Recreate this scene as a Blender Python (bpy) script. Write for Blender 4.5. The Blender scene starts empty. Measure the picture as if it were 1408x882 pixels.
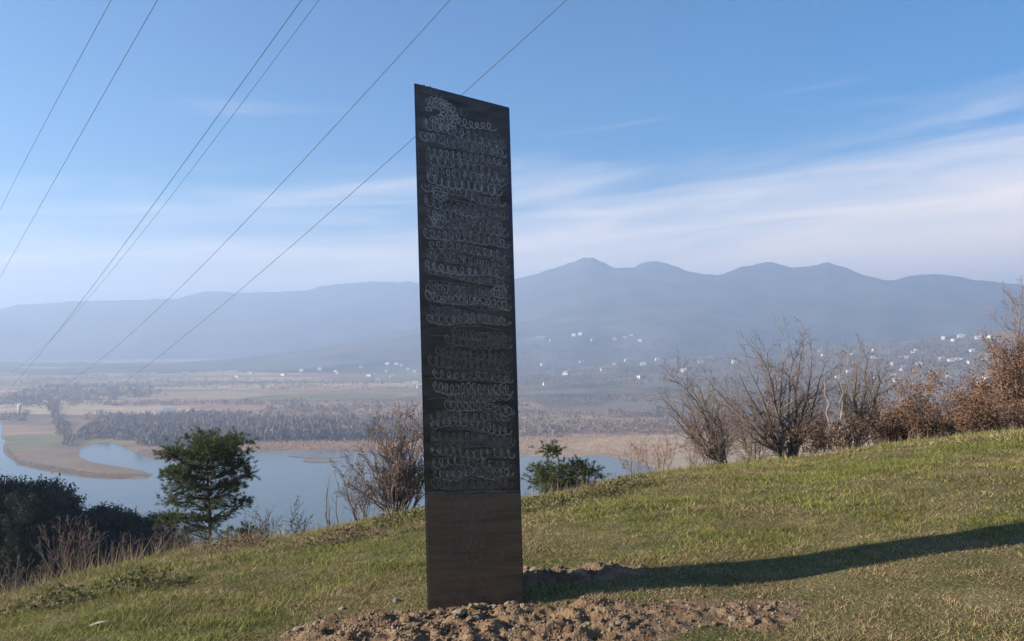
import bpy, bmesh, math, random
import numpy as np
from mathutils import Vector, Matrix

# ------------------------------------------------------------------ camera, sky, sun
F, CX, CY, HZN = 1150.0, 704.0, 441.0, 465.0      # focal length and horizon in photo pixels
PITCH = math.atan((HZN - CY) / F)
SUN_AZ = (-0.978, -0.208)                          # towards the sun, in plan
SUN_EL = math.radians(23.0)

scene = bpy.context.scene
col = scene.collection
cam_d = bpy.data.cameras.new('camera')
cam = bpy.data.objects.new('camera', cam_d); col.objects.link(cam)
cam_d.sensor_width = 36.0
cam_d.lens = 36.0 * F / 1408.0
cam_d.clip_start = 0.05; cam_d.clip_end = 40000
cam.location = (0, 0, 0)
cam.rotation_euler = (math.pi / 2 + PITCH, 0, 0)
scene.camera = cam

world = bpy.data.worlds.new('World'); scene.world = world
world.use_nodes = True
wn, wl = world.node_tree.nodes, world.node_tree.links
wn.clear()
def N(nodes, t, **kw):
    n = nodes.new(t)
    for k, v in kw.items(): setattr(n, k, v)
    return n
sky = N(wn, 'ShaderNodeTexSky', sky_type='NISHITA')
sky.sun_disc = False
sky.sun_elevation = SUN_EL
sky.sun_rotation = math.atan2(SUN_AZ[0], SUN_AZ[1])
sky.altitude = 300; sky.air_density = 1.1; sky.dust_density = 0.2; sky.ozone_density = 5.0
tc = N(wn, 'ShaderNodeTexCoord')
sep = N(wn, 'ShaderNodeSeparateXYZ'); wl.new(tc.outputs['Generated'], sep.inputs[0])
def wmath(op, a, b=None, c=None, clamp=False):
    m = N(wn, 'ShaderNodeMath', operation=op); m.use_clamp = clamp
    for i, v in enumerate((a, b, c)):
        if v is None: continue
        if isinstance(v, (int, float)): m.inputs[i].default_value = v
        else: wl.new(v, m.inputs[i])
    return m.outputs[0]
# thin high cloud: streaks seen almost edge-on; tilted a little so that they rise to the right
az = wmath('ARCTAN2', sep.outputs[0], sep.outputs[1])
el = wmath('ARCSINE', sep.outputs[2])
elt = wmath('SUBTRACT', el, wmath('MULTIPLY', wmath('SINE', az), 0.085))
vec = N(wn, 'ShaderNodeCombineXYZ')
wl.new(wmath('MULTIPLY', wmath('SINE', az), 2.6), vec.inputs[0])
wl.new(wmath('MULTIPLY', wmath('COSINE', az), 2.6), vec.inputs[1])
wl.new(wmath('MULTIPLY', elt, 26.0), vec.inputs[2])
nz = N(wn, 'ShaderNodeTexNoise'); nz.inputs['Scale'].default_value = 1.15
nz.inputs['Detail'].default_value = 6; nz.inputs['Roughness'].default_value = 0.55; nz.inputs['Distortion'].default_value = 0.5
wl.new(vec.outputs[0], nz.inputs['Vector'])
# cloud amount: high near the horizon, wisps above
edge_el = wmath('ADD', elt, wmath('MULTIPLY', wmath('SUBTRACT', nz.outputs['Fac'], 0.5), -0.19))
base_amt = N(wn, 'ShaderNodeMapRange'); base_amt.interpolation_type = 'SMOOTHSTEP'
wl.new(edge_el, base_amt.inputs[0])
base_amt.inputs[1].default_value = 0.03; base_amt.inputs[2].default_value = 0.225
base_amt.inputs[3].default_value = 0.97; base_amt.inputs[4].default_value = 0.0
k1 = base_amt.outputs[0]
wisp_band = N(wn, 'ShaderNodeMapRange'); wisp_band.interpolation_type = 'SMOOTHSTEP'
wl.new(el, wisp_band.inputs[0])
wisp_band.inputs[1].default_value = 0.32; wisp_band.inputs[2].default_value = 0.16
wisp = N(wn, 'ShaderNodeMapRange'); wisp.interpolation_type = 'SMOOTHSTEP'
wl.new(nz.outputs['Fac'], wisp.inputs[0])
wisp.inputs[1].default_value = 0.55; wisp.inputs[2].default_value = 0.80
k2 = wmath('MULTIPLY', wmath('MULTIPLY', wisp_band.outputs[0], wisp.outputs[0]), 0.45)
kk = wmath('MAXIMUM', k1, k2, clamp=True)
mixc = N(wn, 'ShaderNodeMix', data_type='RGBA')
hs = N(wn, 'ShaderNodeHueSaturation'); hs.inputs['Saturation'].default_value = 1.8
wl.new(sky.outputs[0], hs.inputs['Color'])
wl.new(kk, mixc.inputs[0]); wl.new(hs.outputs[0], mixc.inputs[6])
mixc.inputs[7].default_value = (12.6, 10.4, 8.6, 1)
bg = N(wn, 'ShaderNodeBackground'); bg.inputs[1].default_value = 0.060
wl.new(mixc.outputs[2], bg.inputs[0])
wo = N(wn, 'ShaderNodeOutputWorld'); wl.new(bg.outputs[0], wo.inputs[0])

sun_d = bpy.data.lights.new('sun', 'SUN'); sun = bpy.data.objects.new('sun', sun_d); col.objects.link(sun)
sun_d.energy = 5.0; sun_d.angle = math.radians(0.53); sun_d.color = (1.0, 0.92, 0.80)
sdir = Vector((SUN_AZ[0] * math.cos(SUN_EL), SUN_AZ[1] * math.cos(SUN_EL), math.sin(SUN_EL)))
sun.rotation_euler = sdir.to_track_quat('Z', 'Y').to_euler()

scene.view_settings.view_transform = 'Standard'; scene.view_settings.look = 'None'
scene.view_settings.exposure = 1.32; scene.view_settings.gamma = 1.0
scene.view_settings.use_curve_mapping = False
scene.render.engine = 'CYCLES'
scene.cycles.use_denoising = True
scene.cycles.max_bounces = 5; scene.cycles.volume_bounces = 1; scene.cycles.diffuse_bounces = 2
scene.cycles.transparent_max_bounces = 6

# ------------------------------------------------------------------ helpers
rs = np.random.RandomState(11)
def ray(px, py):
    dx = (px - CX) / F; dz = -(py - CY) / F
    c, s = math.cos(PITCH), math.sin(PITCH)
    dy = c - dz * s; z = s + dz * c
    return dx / dy, z / dy                     # x and z for one metre of depth
def pix(px, py, depth):
    u, v = ray(px, py); return Vector((u * depth, depth, v * depth))

def _hash(ix, iy, seed):
    h = (ix.astype(np.int64) * 374761393 + iy.astype(np.int64) * 668265263 + seed * 974634777) & 0xffffffff
    h = ((h ^ (h >> 13)) * 1274126177) & 0xffffffff
    h = h ^ (h >> 16)
    return (h & 0xffff) / 65535.0
def vnoise(x, y, seed=0):
    x = np.asarray(x, float); y = np.asarray(y, float)
    ix, iy = np.floor(x), np.floor(y); fx, fy = x - ix, y - iy
    fx = fx * fx * (3 - 2 * fx); fy = fy * fy * (3 - 2 * fy)
    a = _hash(ix, iy, seed); b = _hash(ix + 1, iy, seed); c = _hash(ix, iy + 1, seed); d = _hash(ix + 1, iy + 1, seed)
    return (a * (1 - fx) + b * fx) * (1 - fy) + (c * (1 - fx) + d * fx) * fy
def fbm(x, y, seed=0, octv=4):
    s = 0.0; a = 0.5; t = 0.0
    for o in range(octv):
        s = s + a * vnoise(x * 2 ** o + 17.3 * o, y * 2 ** o - 9.1 * o, seed + o); t += a; a *= 0.5
    return s / t
def sstep(a, b, x):
    t = np.clip((x - a) / (b - a), 0, 1); return t * t * (3 - 2 * t)

def mesh_np(name, verts, faces, colors=None, mat_idx=None, smooth=False):
    verts = np.asarray(verts, np.float32); faces = np.asarray(faces, np.int32)
    k = faces.shape[1]
    m = bpy.data.meshes.new(name)
    m.vertices.add(len(verts)); m.vertices.foreach_set('co', verts.ravel())
    m.loops.add(faces.size); m.loops.foreach_set('vertex_index', faces.ravel())
    m.polygons.add(len(faces)); m.polygons.foreach_set('loop_start', np.arange(0, faces.size, k, dtype=np.int32))
    if mat_idx is not None: m.polygons.foreach_set('material_index', np.asarray(mat_idx, np.int32))
    m.update(calc_edges=True)
    if smooth: m.polygons.foreach_set('use_smooth', np.ones(len(faces), bool))
    if colors is not None:
        a = m.color_attributes.new('tint', 'FLOAT_COLOR', 'POINT')
        c = np.ones((len(verts), 4), np.float32); c[:, :3] = colors
        a.data.foreach_set('color', c.ravel())
    m.validate()
    return m
def obj(name, mesh, mat=None, parent=None, loc=None):
    o = bpy.data.objects.new(name, mesh); col.objects.link(o)
    if mat is not None:
        for mm in (mat if isinstance(mat, (list, tuple)) else [mat]):
            if len(mesh.materials) < (len(mat) if isinstance(mat, (list, tuple)) else 1): mesh.materials.append(mm)
    if parent is not None: o.parent = parent
    if loc is not None: o.location = loc
    return o
def empty(name, loc):
    o = bpy.data.objects.new(name, None); col.objects.link(o); o.location = loc; o.empty_display_size = 0.2
    return o
def tag(o, label=None, cat=None, group=None, kind=None):
    if label: o['label'] = label
    if cat: o['category'] = cat
    if group: o['group'] = group
    if kind: o['kind'] = kind
    return o

# ------------------------------------------------------------------ materials
def new_mat(name):
    m = bpy.data.materials.new(name); m.use_nodes = True
    nt = m.node_tree; b = nt.nodes['Principled BSDF']
    return m, nt.nodes, nt.links, b
def mat_plain(name, c, rough=0.8, metal=0.0, var=0.25, scale=8.0, bump=0.0, spec=0.3):
    m, n, l, b = new_mat(name)
    t = N(n, 'ShaderNodeTexCoord'); nz = N(n, 'ShaderNodeTexNoise')
    nz.inputs['Scale'].default_value = scale; nz.inputs['Detail'].default_value = 5
    l.new(t.outputs['Object'], nz.inputs['Vector'])
    r = N(n, 'ShaderNodeValToRGB')
    r.color_ramp.elements[0].position = 0.3; r.color_ramp.elements[1].position = 0.7
    r.color_ramp.elements[0].color = (*[v * (1 - var) for v in c], 1)
    r.color_ramp.elements[1].color = (*[v * (1 + var) for v in c], 1)
    l.new(nz.outputs['Fac'], r.inputs[0]); l.new(r.outputs[0], b.inputs['Base Color'])
    b.inputs['Roughness'].default_value = rough; b.inputs['Metallic'].default_value = metal
    b.inputs['Specular IOR Level'].default_value = spec
    if bump:
        bp = N(n, 'ShaderNodeBump'); bp.inputs['Strength'].default_value = bump; bp.inputs['Distance'].default_value = 0.02
        l.new(nz.outputs['Fac'], bp.inputs['Height']); l.new(bp.outputs[0], b.inputs['Normal'])
    return m
def mat_tint(name, rough=0.8, spec=0.2, trans=0.0):
    m, n, l, b = new_mat(name)
    a = N(n, 'ShaderNodeAttribute'); a.attribute_name = 'tint'
    l.new(a.outputs['Color'], b.inputs['Base Color'])
    b.inputs['Roughness'].default_value = rough; b.inputs['Specular IOR Level'].default_value = spec
    if trans:
        tr = N(n, 'ShaderNodeBsdfTranslucent'); l.new(a.outputs['Color'], tr.inputs[0])
        mx = N(n, 'ShaderNodeMixShader'); mx.inputs[0].default_value = trans
        l.new(b.outputs[0], mx.inputs[1]); l.new(tr.outputs[0], mx.inputs[2])
        l.new(mx.outputs[0], n['Material Output'].inputs[0])
    return m
M_leaf = mat_tint('foliage', 0.7, 0.25, 0.3)
M_grass = mat_tint('grass_blades', 0.7, 0.2, 0.3)
M_far = mat_tint('far_twigs', 0.9, 0.05)
M_bark = mat_plain('bark', (0.135, 0.108, 0.085), 0.9, var=0.4, scale=12)
M_bark_pale = mat_plain('pale_bark', (0.36, 0.31, 0.25), 0.85, var=0.25, scale=9)
M_twig = mat_plain('twigs', (0.19, 0.135, 0.105), 0.85, var=0.35, scale=3)
M_twig_red = mat_plain('reddish_twigs', (0.235, 0.145, 0.105), 0.85, var=0.35, scale=3)
M_twig_mid = mat_plain('dull_twigs', (0.115, 0.085, 0.075), 0.9, var=0.35, scale=3)
M_twig_dark = mat_plain('dark_twigs', (0.055, 0.048, 0.045), 0.9, var=0.3, scale=2)
M_pinebark = mat_plain('pine_bark', (0.15, 0.10, 0.07), 0.9, var=0.35, scale=10)
M_wire = mat_plain('wire', (0.09, 0.09, 0.10), 0.6, var=0.1)
M_wall = mat_plain('house_wall', (0.66, 0.64, 0.60), 0.8, var=0.06, scale=0.5)
M_wall_c = mat_plain('cream_wall', (0.72, 0.66, 0.50), 0.8, var=0.06, scale=0.5)
M_roof = mat_plain('roof_tiles', (0.34, 0.15, 0.10), 0.8, var=0.2, scale=1)
M_roof_g = mat_plain('grey_roof', (0.42, 0.42, 0.43), 0.7, var=0.15, scale=1)
M_win = mat_plain('window_glass', (0.04, 0.045, 0.055), 0.15, var=0.1, spec=0.5)

# ------------------------------------------------------------------ terrain functions
Z0 = -1.72
crest_px = [(0, 826), (100, 798), (200, 773), (290, 755), (400, 740), (500, 718), (580, 703), (725, 690), (830, 669),
            (900, 656), (1000, 643), (1100, 633), (1200, 616), (1300, 604), (1408, 594)]
cr_in = [10.2, 10.6, 11.0, 11.4, 11.9, 12.3, 12.6, 13.0, 14.0, 15.0, 16.4, 17.6, 18.8, 19.8, 21.0]
T_th, T_v, T_r = [], [], []
for (px, py), rc in zip(crest_px, cr_in):
    u, v = ray(px, py); T_th.append(math.degrees(math.atan(u))); T_v.append(v / math.hypot(1, u)); T_r.append(rc)
ext_l = [(-180, .13, 40), (-140, .02, 40), (-110, -.10, 22), (-80, -.20, 14), (-55, -.275, 10.5), (-42, -.28, 10.2)]
ext_r = [(42, -.075, 24), (60, -.03, 34), (90, .06, 50), (130, .12, 50), (180, .13, 40)]
th_all = np.array([e[0] for e in ext_l] + T_th + [e[0] for e in ext_r])
v_all = np.array([e[1] for e in ext_l] + T_v + [e[1] for e in ext_r])
r_all = np.array([e[2] for e in ext_l] + T_r + [e[2] for e in ext_r])
_g = np.linspace(-180, 180, 1441)
_ker = np.exp(-0.5 * (np.arange(-24, 25) * 0.25 / 1.6) ** 2); _ker /= _ker.sum()
def _sm(a):
    f = np.interp(_g, th_all, a)[:-1]
    return np.append(np.convolve(np.concatenate([f[-24:], f, f[:24]]), _ker, 'valid'), 0)
V_t, R_t = _sm(v_all), _sm(r_all); V_t[-1] = V_t[0]; R_t[-1] = R_t[0]

def hill(x, y, detail=True):
    x = np.asarray(x, float); y = np.asarray(y, float)
    r = np.hypot(x, y); th = np.degrees(np.arctan2(x, y))
    v = np.interp(th, _g, V_t); rc = np.interp(th, _g, R_t)
    B = v + 2 * -Z0 / rc; c = -Z0 / rc ** 2
    zin = Z0 + B * r - c * r * r
    zc = v * rc; s0 = v - 0.018
    r1 = np.maximum(35.0, rc + 10)
    zmid = zc + s0 * (np.minimum(r, r1) - rc)
    k = np.where(v > 0, 0.0018, 0.004)
    d = np.maximum(r - r1, 0); dm = (s0 + 0.5) / k; dd = np.minimum(d, dm)
    zout = zmid + s0 * dd - 0.5 * k * dd * dd - 0.5 * np.maximum(d - dm, 0)
    z = np.where(r < rc, zin, zout)
    if detail:
        z = z + 0.05 * (fbm(x * 1.3, y * 1.3, 3, 4) - 0.5) + 0.20 * sstep(6.5, 11, r) * (fbm(x * 0.45, y * 0.45, 8, 3) - 0.5)
        # little dug hollow in the turf
        z = z - 0.07 * np.exp(-(((x - 4.35) / 0.32) ** 2 + ((y - 9.0) / 0.22) ** 2)) + 0.05 * np.exp(-(((x - 3.95) / 0.45) ** 2 + ((y - 8.8) / 0.3) ** 2))
    # unseen spur added off to the left, raised to shade the wood below
    z = z + 128 * np.exp(-(((x + 172) / 62) ** 2 + ((y - 48) / 62) ** 2)) * sstep(25, 90, r)
    return z

PLAIN = -100.0
def tbl(px_table):
    t = np.array([math.degrees(math.atan(ray(a, b)[0])) for a, b in px_table])
    e = np.array([ray(a, b)[1] / math.hypot(1, ray(a, b)[0]) for a, b in px_table])
    return t, e
RANGE = tbl([(-500, 430), (-200, 432), (0, 424), (40, 418), (100, 415), (180, 413), (240, 411), (280, 401), (310, 402), (360, 403), (420, 400),
             (440, 393), (500, 387), (570, 388), (640, 392), (712, 383), (740, 377), (780, 363), (800, 356), (815, 354), (830, 360), (845, 369), (870, 368), (885, 362),
             (905, 358), (925, 366), (950, 374), (985, 381), (1020, 367), (1060, 361), (1090, 368), (1115, 366), (1140, 361), (1170, 370), (1195, 381), (1220, 389),
             (1250, 380), (1280, 376), (1320, 380), (1350, 386), (1385, 390), (1408, 393), (1600, 380), (1900, 390)])
FOOT = tbl([(-500, 500), (0, 498), (200, 500), (330, 494), (450, 474), (540, 456), (620, 445), (700, 446), (800, 432), (900, 424), (980, 424), (1040, 440), (1130, 458), (1200, 464),
            (1280, 456), (1350, 451), (1408, 453), (1600, 450), (1900, 450)])
RISE = tbl([(-500, 530), (600, 520), (720, 512), (850, 500), (1000, 488), (1150, 476), (1280, 464), (1350, 459), (1408, 456), (1600, 440), (1900, 430)])
def layer(th, r, T, R, L, seed, spur, back):
    e = np.interp(th, *T); es = sum(np.interp(th + dq, *T) for dq in np.arange(-4, 4.1, .8)) / 11
    Rr = R(th) if callable(R) else R
    Rr = Rr * (1 + 0.05 * (fbm(th * 0.16, th * 0 + 3.1, seed, 3) - 0.5))
    hp = e * Rr + (fbm(th * 1.7, th * 0, seed + 5, 4) - 0.5) * 0.0035 * Rr
    t = np.clip((r - (Rr - L)) / L, 0, 1)
    w = t * t * (3 - 2 * t) * 0.55 + t * 0.45
    hs_ = es * Rr; h = PLAIN - 3 + (hs_ + (hp - hs_) * t ** 4 - PLAIN + 3) * w
    tr = np.radians(th); sp = (np.abs(fbm(r * np.sin(tr) / 780, r * np.cos(tr) / 620, seed + 9, 4) - 0.5) * 2)
    h = h + spur * (0.28 - sp) * 4 * w * (1 - w)
    h = np.where(r > Rr, hp - (r - Rr) * back, h)
    return h
rangeR = lambda th: 5650 - 750 * np.tanh((th + 1) / 4)
def far_range(th, r): return layer(th, r, RANGE, rangeR, 2000, 40, 110, 0.35)
def far_foot(th, r): return layer(th, r, FOOT, 3900, 1500, 60, 60, 0.10)
def far_rise(th, r): return layer(th, r, RISE, 2400, 1500, 80, 10, 0.05)
def land(x, y):
    r = np.hypot(x, y); th = np.degrees(np.arctan2(x, y))
    z = np.maximum(PLAIN, hill(x, y, False))
    m = np.abs(th) < 50
    z = np.where(m & (r > 900), np.maximum(z, np.maximum(far_rise(th, r), np.maximum(far_foot(th, r), far_range(th, r)))), z)
    return z
_steps = np.concatenate([np.geomspace(60, 900, 160), np.geomspace(905, 7500, 420)])
def hit(px, py):
    """first point of the land on the line of sight through a photo pixel, from 60 m outwards"""
    u, v = ray(px, py)
    z = land(u * _steps, _steps)
    i = np.argmax(z >= v * _steps)
    if not (z >= v * _steps).any(): return None
    d = _steps[i]; return Vector((u * d, d, float(z[i])))

# ------------------------------------------------------------------ ground: the hill and the valley floor
def polar(radii, th, zf):
    rr, tt = np.meshgrid(radii, th, indexing='ij')
    x, y = rr * np.sin(tt), rr * np.cos(tt)
    v = np.stack([x, y, zf(x, y, rr, np.degrees(tt))], -1).reshape(-1, 3)
    nr, nt = rr.shape
    i = np.arange(nr - 1)[:, None] * nt + np.arange(nt - 1)[None]
    f = np.stack([i, i + nt, i + nt + 1, i + 1], -1).reshape(-1, 4)
    return v, f

# hill material: thatch and soil under the turf
m, n, l, b = new_mat('turf_soil')
g = N(n, 'ShaderNodeNewGeometry')
n1 = N(n, 'ShaderNodeTexNoise'); n1.inputs['Scale'].default_value = 2.2; n1.inputs['Detail'].default_value = 8; n1.inputs['Roughness'].default_value = .65
n2 = N(n, 'ShaderNodeTexNoise'); n2.inputs['Scale'].default_value = 38; n2.inputs['Detail'].default_value = 6
l.new(g.outputs['Position'], n1.inputs['Vector']); l.new(g.outputs['Position'], n2.inputs['Vector'])
r1 = N(n, 'ShaderNodeValToRGB')
r1.color_ramp.elements[0].position = .35; r1.color_ramp.elements[0].color = (.085, .085, .024, 1)
r1.color_ramp.elements[1].position = .68; r1.color_ramp.elements[1].color = (.19, .145, .07, 1)
l.new(n1.outputs['Fac'], r1.inputs[0])
mx = N(n, 'ShaderNodeMix', data_type='RGBA', blend_type='MULTIPLY'); mx.inputs[0].default_value = .75
r2 = N(n, 'ShaderNodeValToRGB'); r2.color_ramp.elements[0].position = .3; r2.color_ramp.elements[0].color = (.35, .35, .35, 1)
r2.color_ramp.elements[1].position = .7; r2.color_ramp.elements[1].color = (1.25, 1.25, 1.2, 1)
l.new(n2.outputs['Fac'], r2.inputs[0]); l.new(r1.outputs[0], mx.inputs[6]); l.new(r2.outputs[0], mx.inputs[7])
l.new(mx.outputs[2], b.inputs['Base Color']); b.inputs['Roughness'].default_value = .95; b.inputs['Specular IOR Level'].default_value = .1
bp = N(n, 'ShaderNodeBump'); bp.inputs['Strength'].default_value = .7; bp.inputs['Distance'].default_value = .03
l.new(n2.outputs['Fac'], bp.inputs['Height']); l.new(bp.outputs[0], b.inputs['Normal'])
M_turf = m
rad = np.concatenate([[0.02], np.linspace(0.4, 26, 190), np.geomspace(26.6, 330, 90)])
hv, hf = polar(rad, np.linspace(-math.pi, math.pi, 1081), lambda x, y, r, t: np.maximum(hill(x, y), PLAIN - 4))
hillside = tag(obj('hillside', mesh_np('hillside', hv, hf, smooth=True), M_turf), kind='structure')
hillside['label'] = 'grassy hilltop slope falling away to the valley'

# valley floor
m, n, l, b = new_mat('valley_fields')
g = N(n, 'ShaderNodeNewGeometry')
mp = N(n, 'ShaderNodeMapping'); mp.inputs['Scale'].default_value = (1 / 330, 1 / 150, 0); mp.inputs['Rotation'].default_value = (0, 0, .22)
l.new(g.outputs['Position'], mp.inputs['Vector'])
wp = N(n, 'ShaderNodeTexNoise'); wp.inputs['Scale'].default_value = 1.2; l.new(mp.outputs[0], wp.inputs['Vector'])
ad = N(n, 'ShaderNodeVectorMath', operation='MULTIPLY_ADD'); l.new(wp.outputs['Color'], ad.inputs[0])
ad.inputs[1].default_value = (.35, .35, 0); l.new(mp.outputs[0], ad.inputs[2])
vo = N(n, 'ShaderNodeTexVoronoi', distance='CHEBYCHEV'); vo.inputs['Scale'].default_value = 1; l.new(ad.outputs[0], vo.inputs['Vector'])
sp = N(n, 'ShaderNodeSeparateColor'); l.new(vo.outputs['Color'], sp.inputs[0])
rp = N(n, 'ShaderNodeValToRGB'); rp.color_ramp.interpolation = 'CONSTANT'
cols = [(.25, .175, .12), (.38, .285, .18), (.22, .195, .10), (.29, .195, .135), (.46, .35, .225), (.25, .215, .12), (.34, .225, .16)]
e = rp.color_ramp.elements
e[0].position = 0; e[0].color = (*cols[0], 1); e[1].position = .15; e[1].color = (*cols[1], 1)
for i in range(2, 7):
    q = e.new(.145 * i); q.color = (*cols[i], 1)
l.new(sp.outputs[0], rp.inputs[0])
nf = N(n, 'ShaderNodeTexNoise'); nf.inputs['Scale'].default_value = .02; nf.inputs['Detail'].default_value = 9; nf.inputs['Roughness'].default_value = .7
l.new(g.outputs['Position'], nf.inputs['Vector'])
rf = N(n, 'ShaderNodeValToRGB'); rf.color_ramp.elements[0].position = .32; rf.color_ramp.elements[0].color = (.55, .52, .52, 1)
rf.color_ramp.elements[1].position = .66; rf.color_ramp.elements[1].color = (1.25, 1.2, 1.1, 1); l.new(nf.outputs['Fac'], rf.inputs[0])
mm = N(n, 'ShaderNodeMix', data_type='RGBA', blend_type='MULTIPLY'); mm.inputs[0].default_value = .8
l.new(rp.outputs[0], mm.inputs[6]); l.new(rf.outputs[0], mm.inputs[7]); l.new(mm.outputs[2], b.inputs['Base Color'])
b.inputs['Roughness'].default_value = 1; b.inputs['Specular IOR Level'].default_value = .05
M_plain = m
pv, pf = polar(np.geomspace(20, 8600, 60), np.linspace(-math.pi, math.pi, 181), lambda x, y, r, t: 0 * x + PLAIN)
plain = tag(obj('plain', mesh_np('plain', pv, pf), M_plain), kind='structure')
plain['label'] = 'flat river valley of fields and scrub'

M_forest = mat_plain('forested_slopes', (0.075, 0.068, 0.055), 1.0, var=.35, scale=.006, spec=0.02)
M_slope = mat_plain('valley_side', (0.15, 0.125, 0.095), 1.0, var=.45, scale=.009, spec=0.02)
M_foot = mat_plain('foothill_fields', (0.125, 0.11, 0.088), 1.0, var=.45, scale=.005, spec=0.02)
TH = np.radians(np.linspace(-50, 50, 700))
for nm, fn, R0, R1, mat_, lab in (('mountain_range', far_range, 2900, 7600, M_forest, 'long hazy blue mountain range with rounded peaks'),
                                  ('foothills', far_foot, 2200, 5000, M_foot, 'low wooded foothills below the mountains'),
                                  ('valley_side', far_rise, 850, 3600, M_slope, 'gently rising valley side with scattered houses')):
    v, f = polar(np.linspace(R0, R1, 110), TH, lambda x, y, r, t: np.maximum(fn(t, r), PLAIN - 6))
    o = tag(obj(nm, mesh_np(nm, v, f, smooth=True), mat_), kind='structure'); o['label'] = lab

# ------------------------------------------------------------------ water
m, n, l, b = new_mat('lake_water')
b.inputs['Base Color'].default_value = (.10, .115, .095, 1); b.inputs['Specular IOR Level'].default_value = .4; b.inputs['Roughness'].default_value = .14; b.inputs['IOR'].default_value = 1.33
g = N(n, 'ShaderNodeNewGeometry'); nz = N(n, 'ShaderNodeTexNoise'); nz.inputs['Scale'].default_value = .25; nz.inputs['Detail'].default_value = 5
l.new(g.outputs['Position'], nz.inputs['Vector'])
bp = N(n, 'ShaderNodeBump'); bp.inputs['Strength'].default_value = .35; bp.inputs['Distance'].default_value = .35
l.new(nz.outputs['Fac'], bp.inputs['Height']); l.new(bp.outputs[0], b.inputs['Normal'])
M_water = m
def on_plain(px, py, z=PLAIN):
    u, v = ray(px, py); d = z / v; return (u * d, d, z)
def rough_line(pts, seed, amp=.012, sub=6):
    """shoreline: subdivide and roughen in plan"""
    P = np.array([p[:2] for p in pts]); out = []
    for i in range(len(P)):
        a, c = P[i], P[(i + 1) % len(P)]
        L = np.hypot(*(c - a)); nrm = np.array([-(c - a)[1], (c - a)[0]]) / max(L, 1e-6)
        for k in range(sub):
            t = k / sub; q = a + (c - a) * t
            out.append(q + nrm * amp * min(L, 120) * ((vnoise(q[0] * .07, q[1] * .07, seed) - .5) * 4))
    return out
def sheet(name, pts, z, mat_, seed=1, amp=.012):
    P = rough_line(pts, seed, amp)
    bm = bmesh.new(); bm.faces.new([bm.verts.new((p[0], p[1], z)) for p in P])
    bmesh.ops.triangulate(bm, faces=bm.faces[:]); bmesh.ops.recalc_face_normals(bm, faces=bm.faces[:])
    if bm.faces and sum(f.normal.z for f in bm.faces) < 0: bmesh.ops.reverse_faces(bm, faces=bm.faces[:])
    me = bpy.data.meshes.new(name); bm.to_mesh(me); bm.free()
    return obj(name, me, mat_)
lake_px = [(-120, 548), (-40, 556), (0, 574), (4, 600), (8, 625), (24, 640), (60, 648), (110, 657), (160, 660), (205, 657), (213, 653),
           (190, 647), (150, 640), (125, 636), (108, 628), (112, 616), (130, 610), (150, 609), (170, 615), (185, 623), (215, 631), (245, 634),
           (300, 629), (340, 621), (400, 622), (450, 619), (500, 621), (560, 625), (640, 628), (720, 627), (770, 629), (830, 626), (880, 636),
           (930, 660), (960, 700), (900, 790), (600, 800), (200, 800), (-250, 800), (-300, 640), (-200, 570)]
lake = tag(sheet('lake', [on_plain(*p) for p in lake_px], PLAIN + .12, M_water, 5), kind='structure')
lake['label'] = 'calm grey-blue lake with a river bend'
pond = tag(sheet('pond', [on_plain(*p) for p in [(214, 566), (225, 561), (245, 561), (240, 566), (225, 569)]], PLAIN + .12, M_water, 6), kind='structure')
pond['label'] = 'small pale pond out on the valley floor'
M_mud = mat_plain('mud', (.20, .15, .12), .9, var=.3, scale=.08)
for i, q in enumerate([[(395, 628), (430, 625), (480, 627), (470, 630), (420, 631)], [(415, 634), (440, 632), (470, 634), (450, 637), (425, 637)]]):
    o = tag(sheet('mud_bank', [on_plain(*p) for p in q], PLAIN + .30, M_mud, 7 + i, .03), kind='structure')
    o['label'] = 'low mud bank showing through the lake water'

# ------------------------------------------------------------------ haze
bm = bmesh.new()
bmesh.ops.create_cube(bm, size=1, matrix=Matrix.Translation((0, 2500, 190)) @ Matrix.Diagonal((18400, 22600, 600, 1)))
me = bpy.data.meshes.new('haze'); bm.to_mesh(me); bm.free()
m = bpy.data.materials.new('haze_air'); m.use_nodes = True; m.node_tree.nodes.clear()
pvn = N(m.node_tree.nodes, 'ShaderNodeVolumePrincipled'); on = N(m.node_tree.nodes, 'ShaderNodeOutputMaterial')
pvn.inputs['Color'].default_value = (.55, .69, .91, 1); pvn.inputs['Density'].default_value = 3.4e-4; pvn.inputs['Anisotropy'].default_value = .30
m.node_tree.links.new(pvn.outputs[0], on.inputs['Volume'])
tag(obj('haze', me, m), 'pale haze filling the whole valley', 'haze', kind='stuff')

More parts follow.
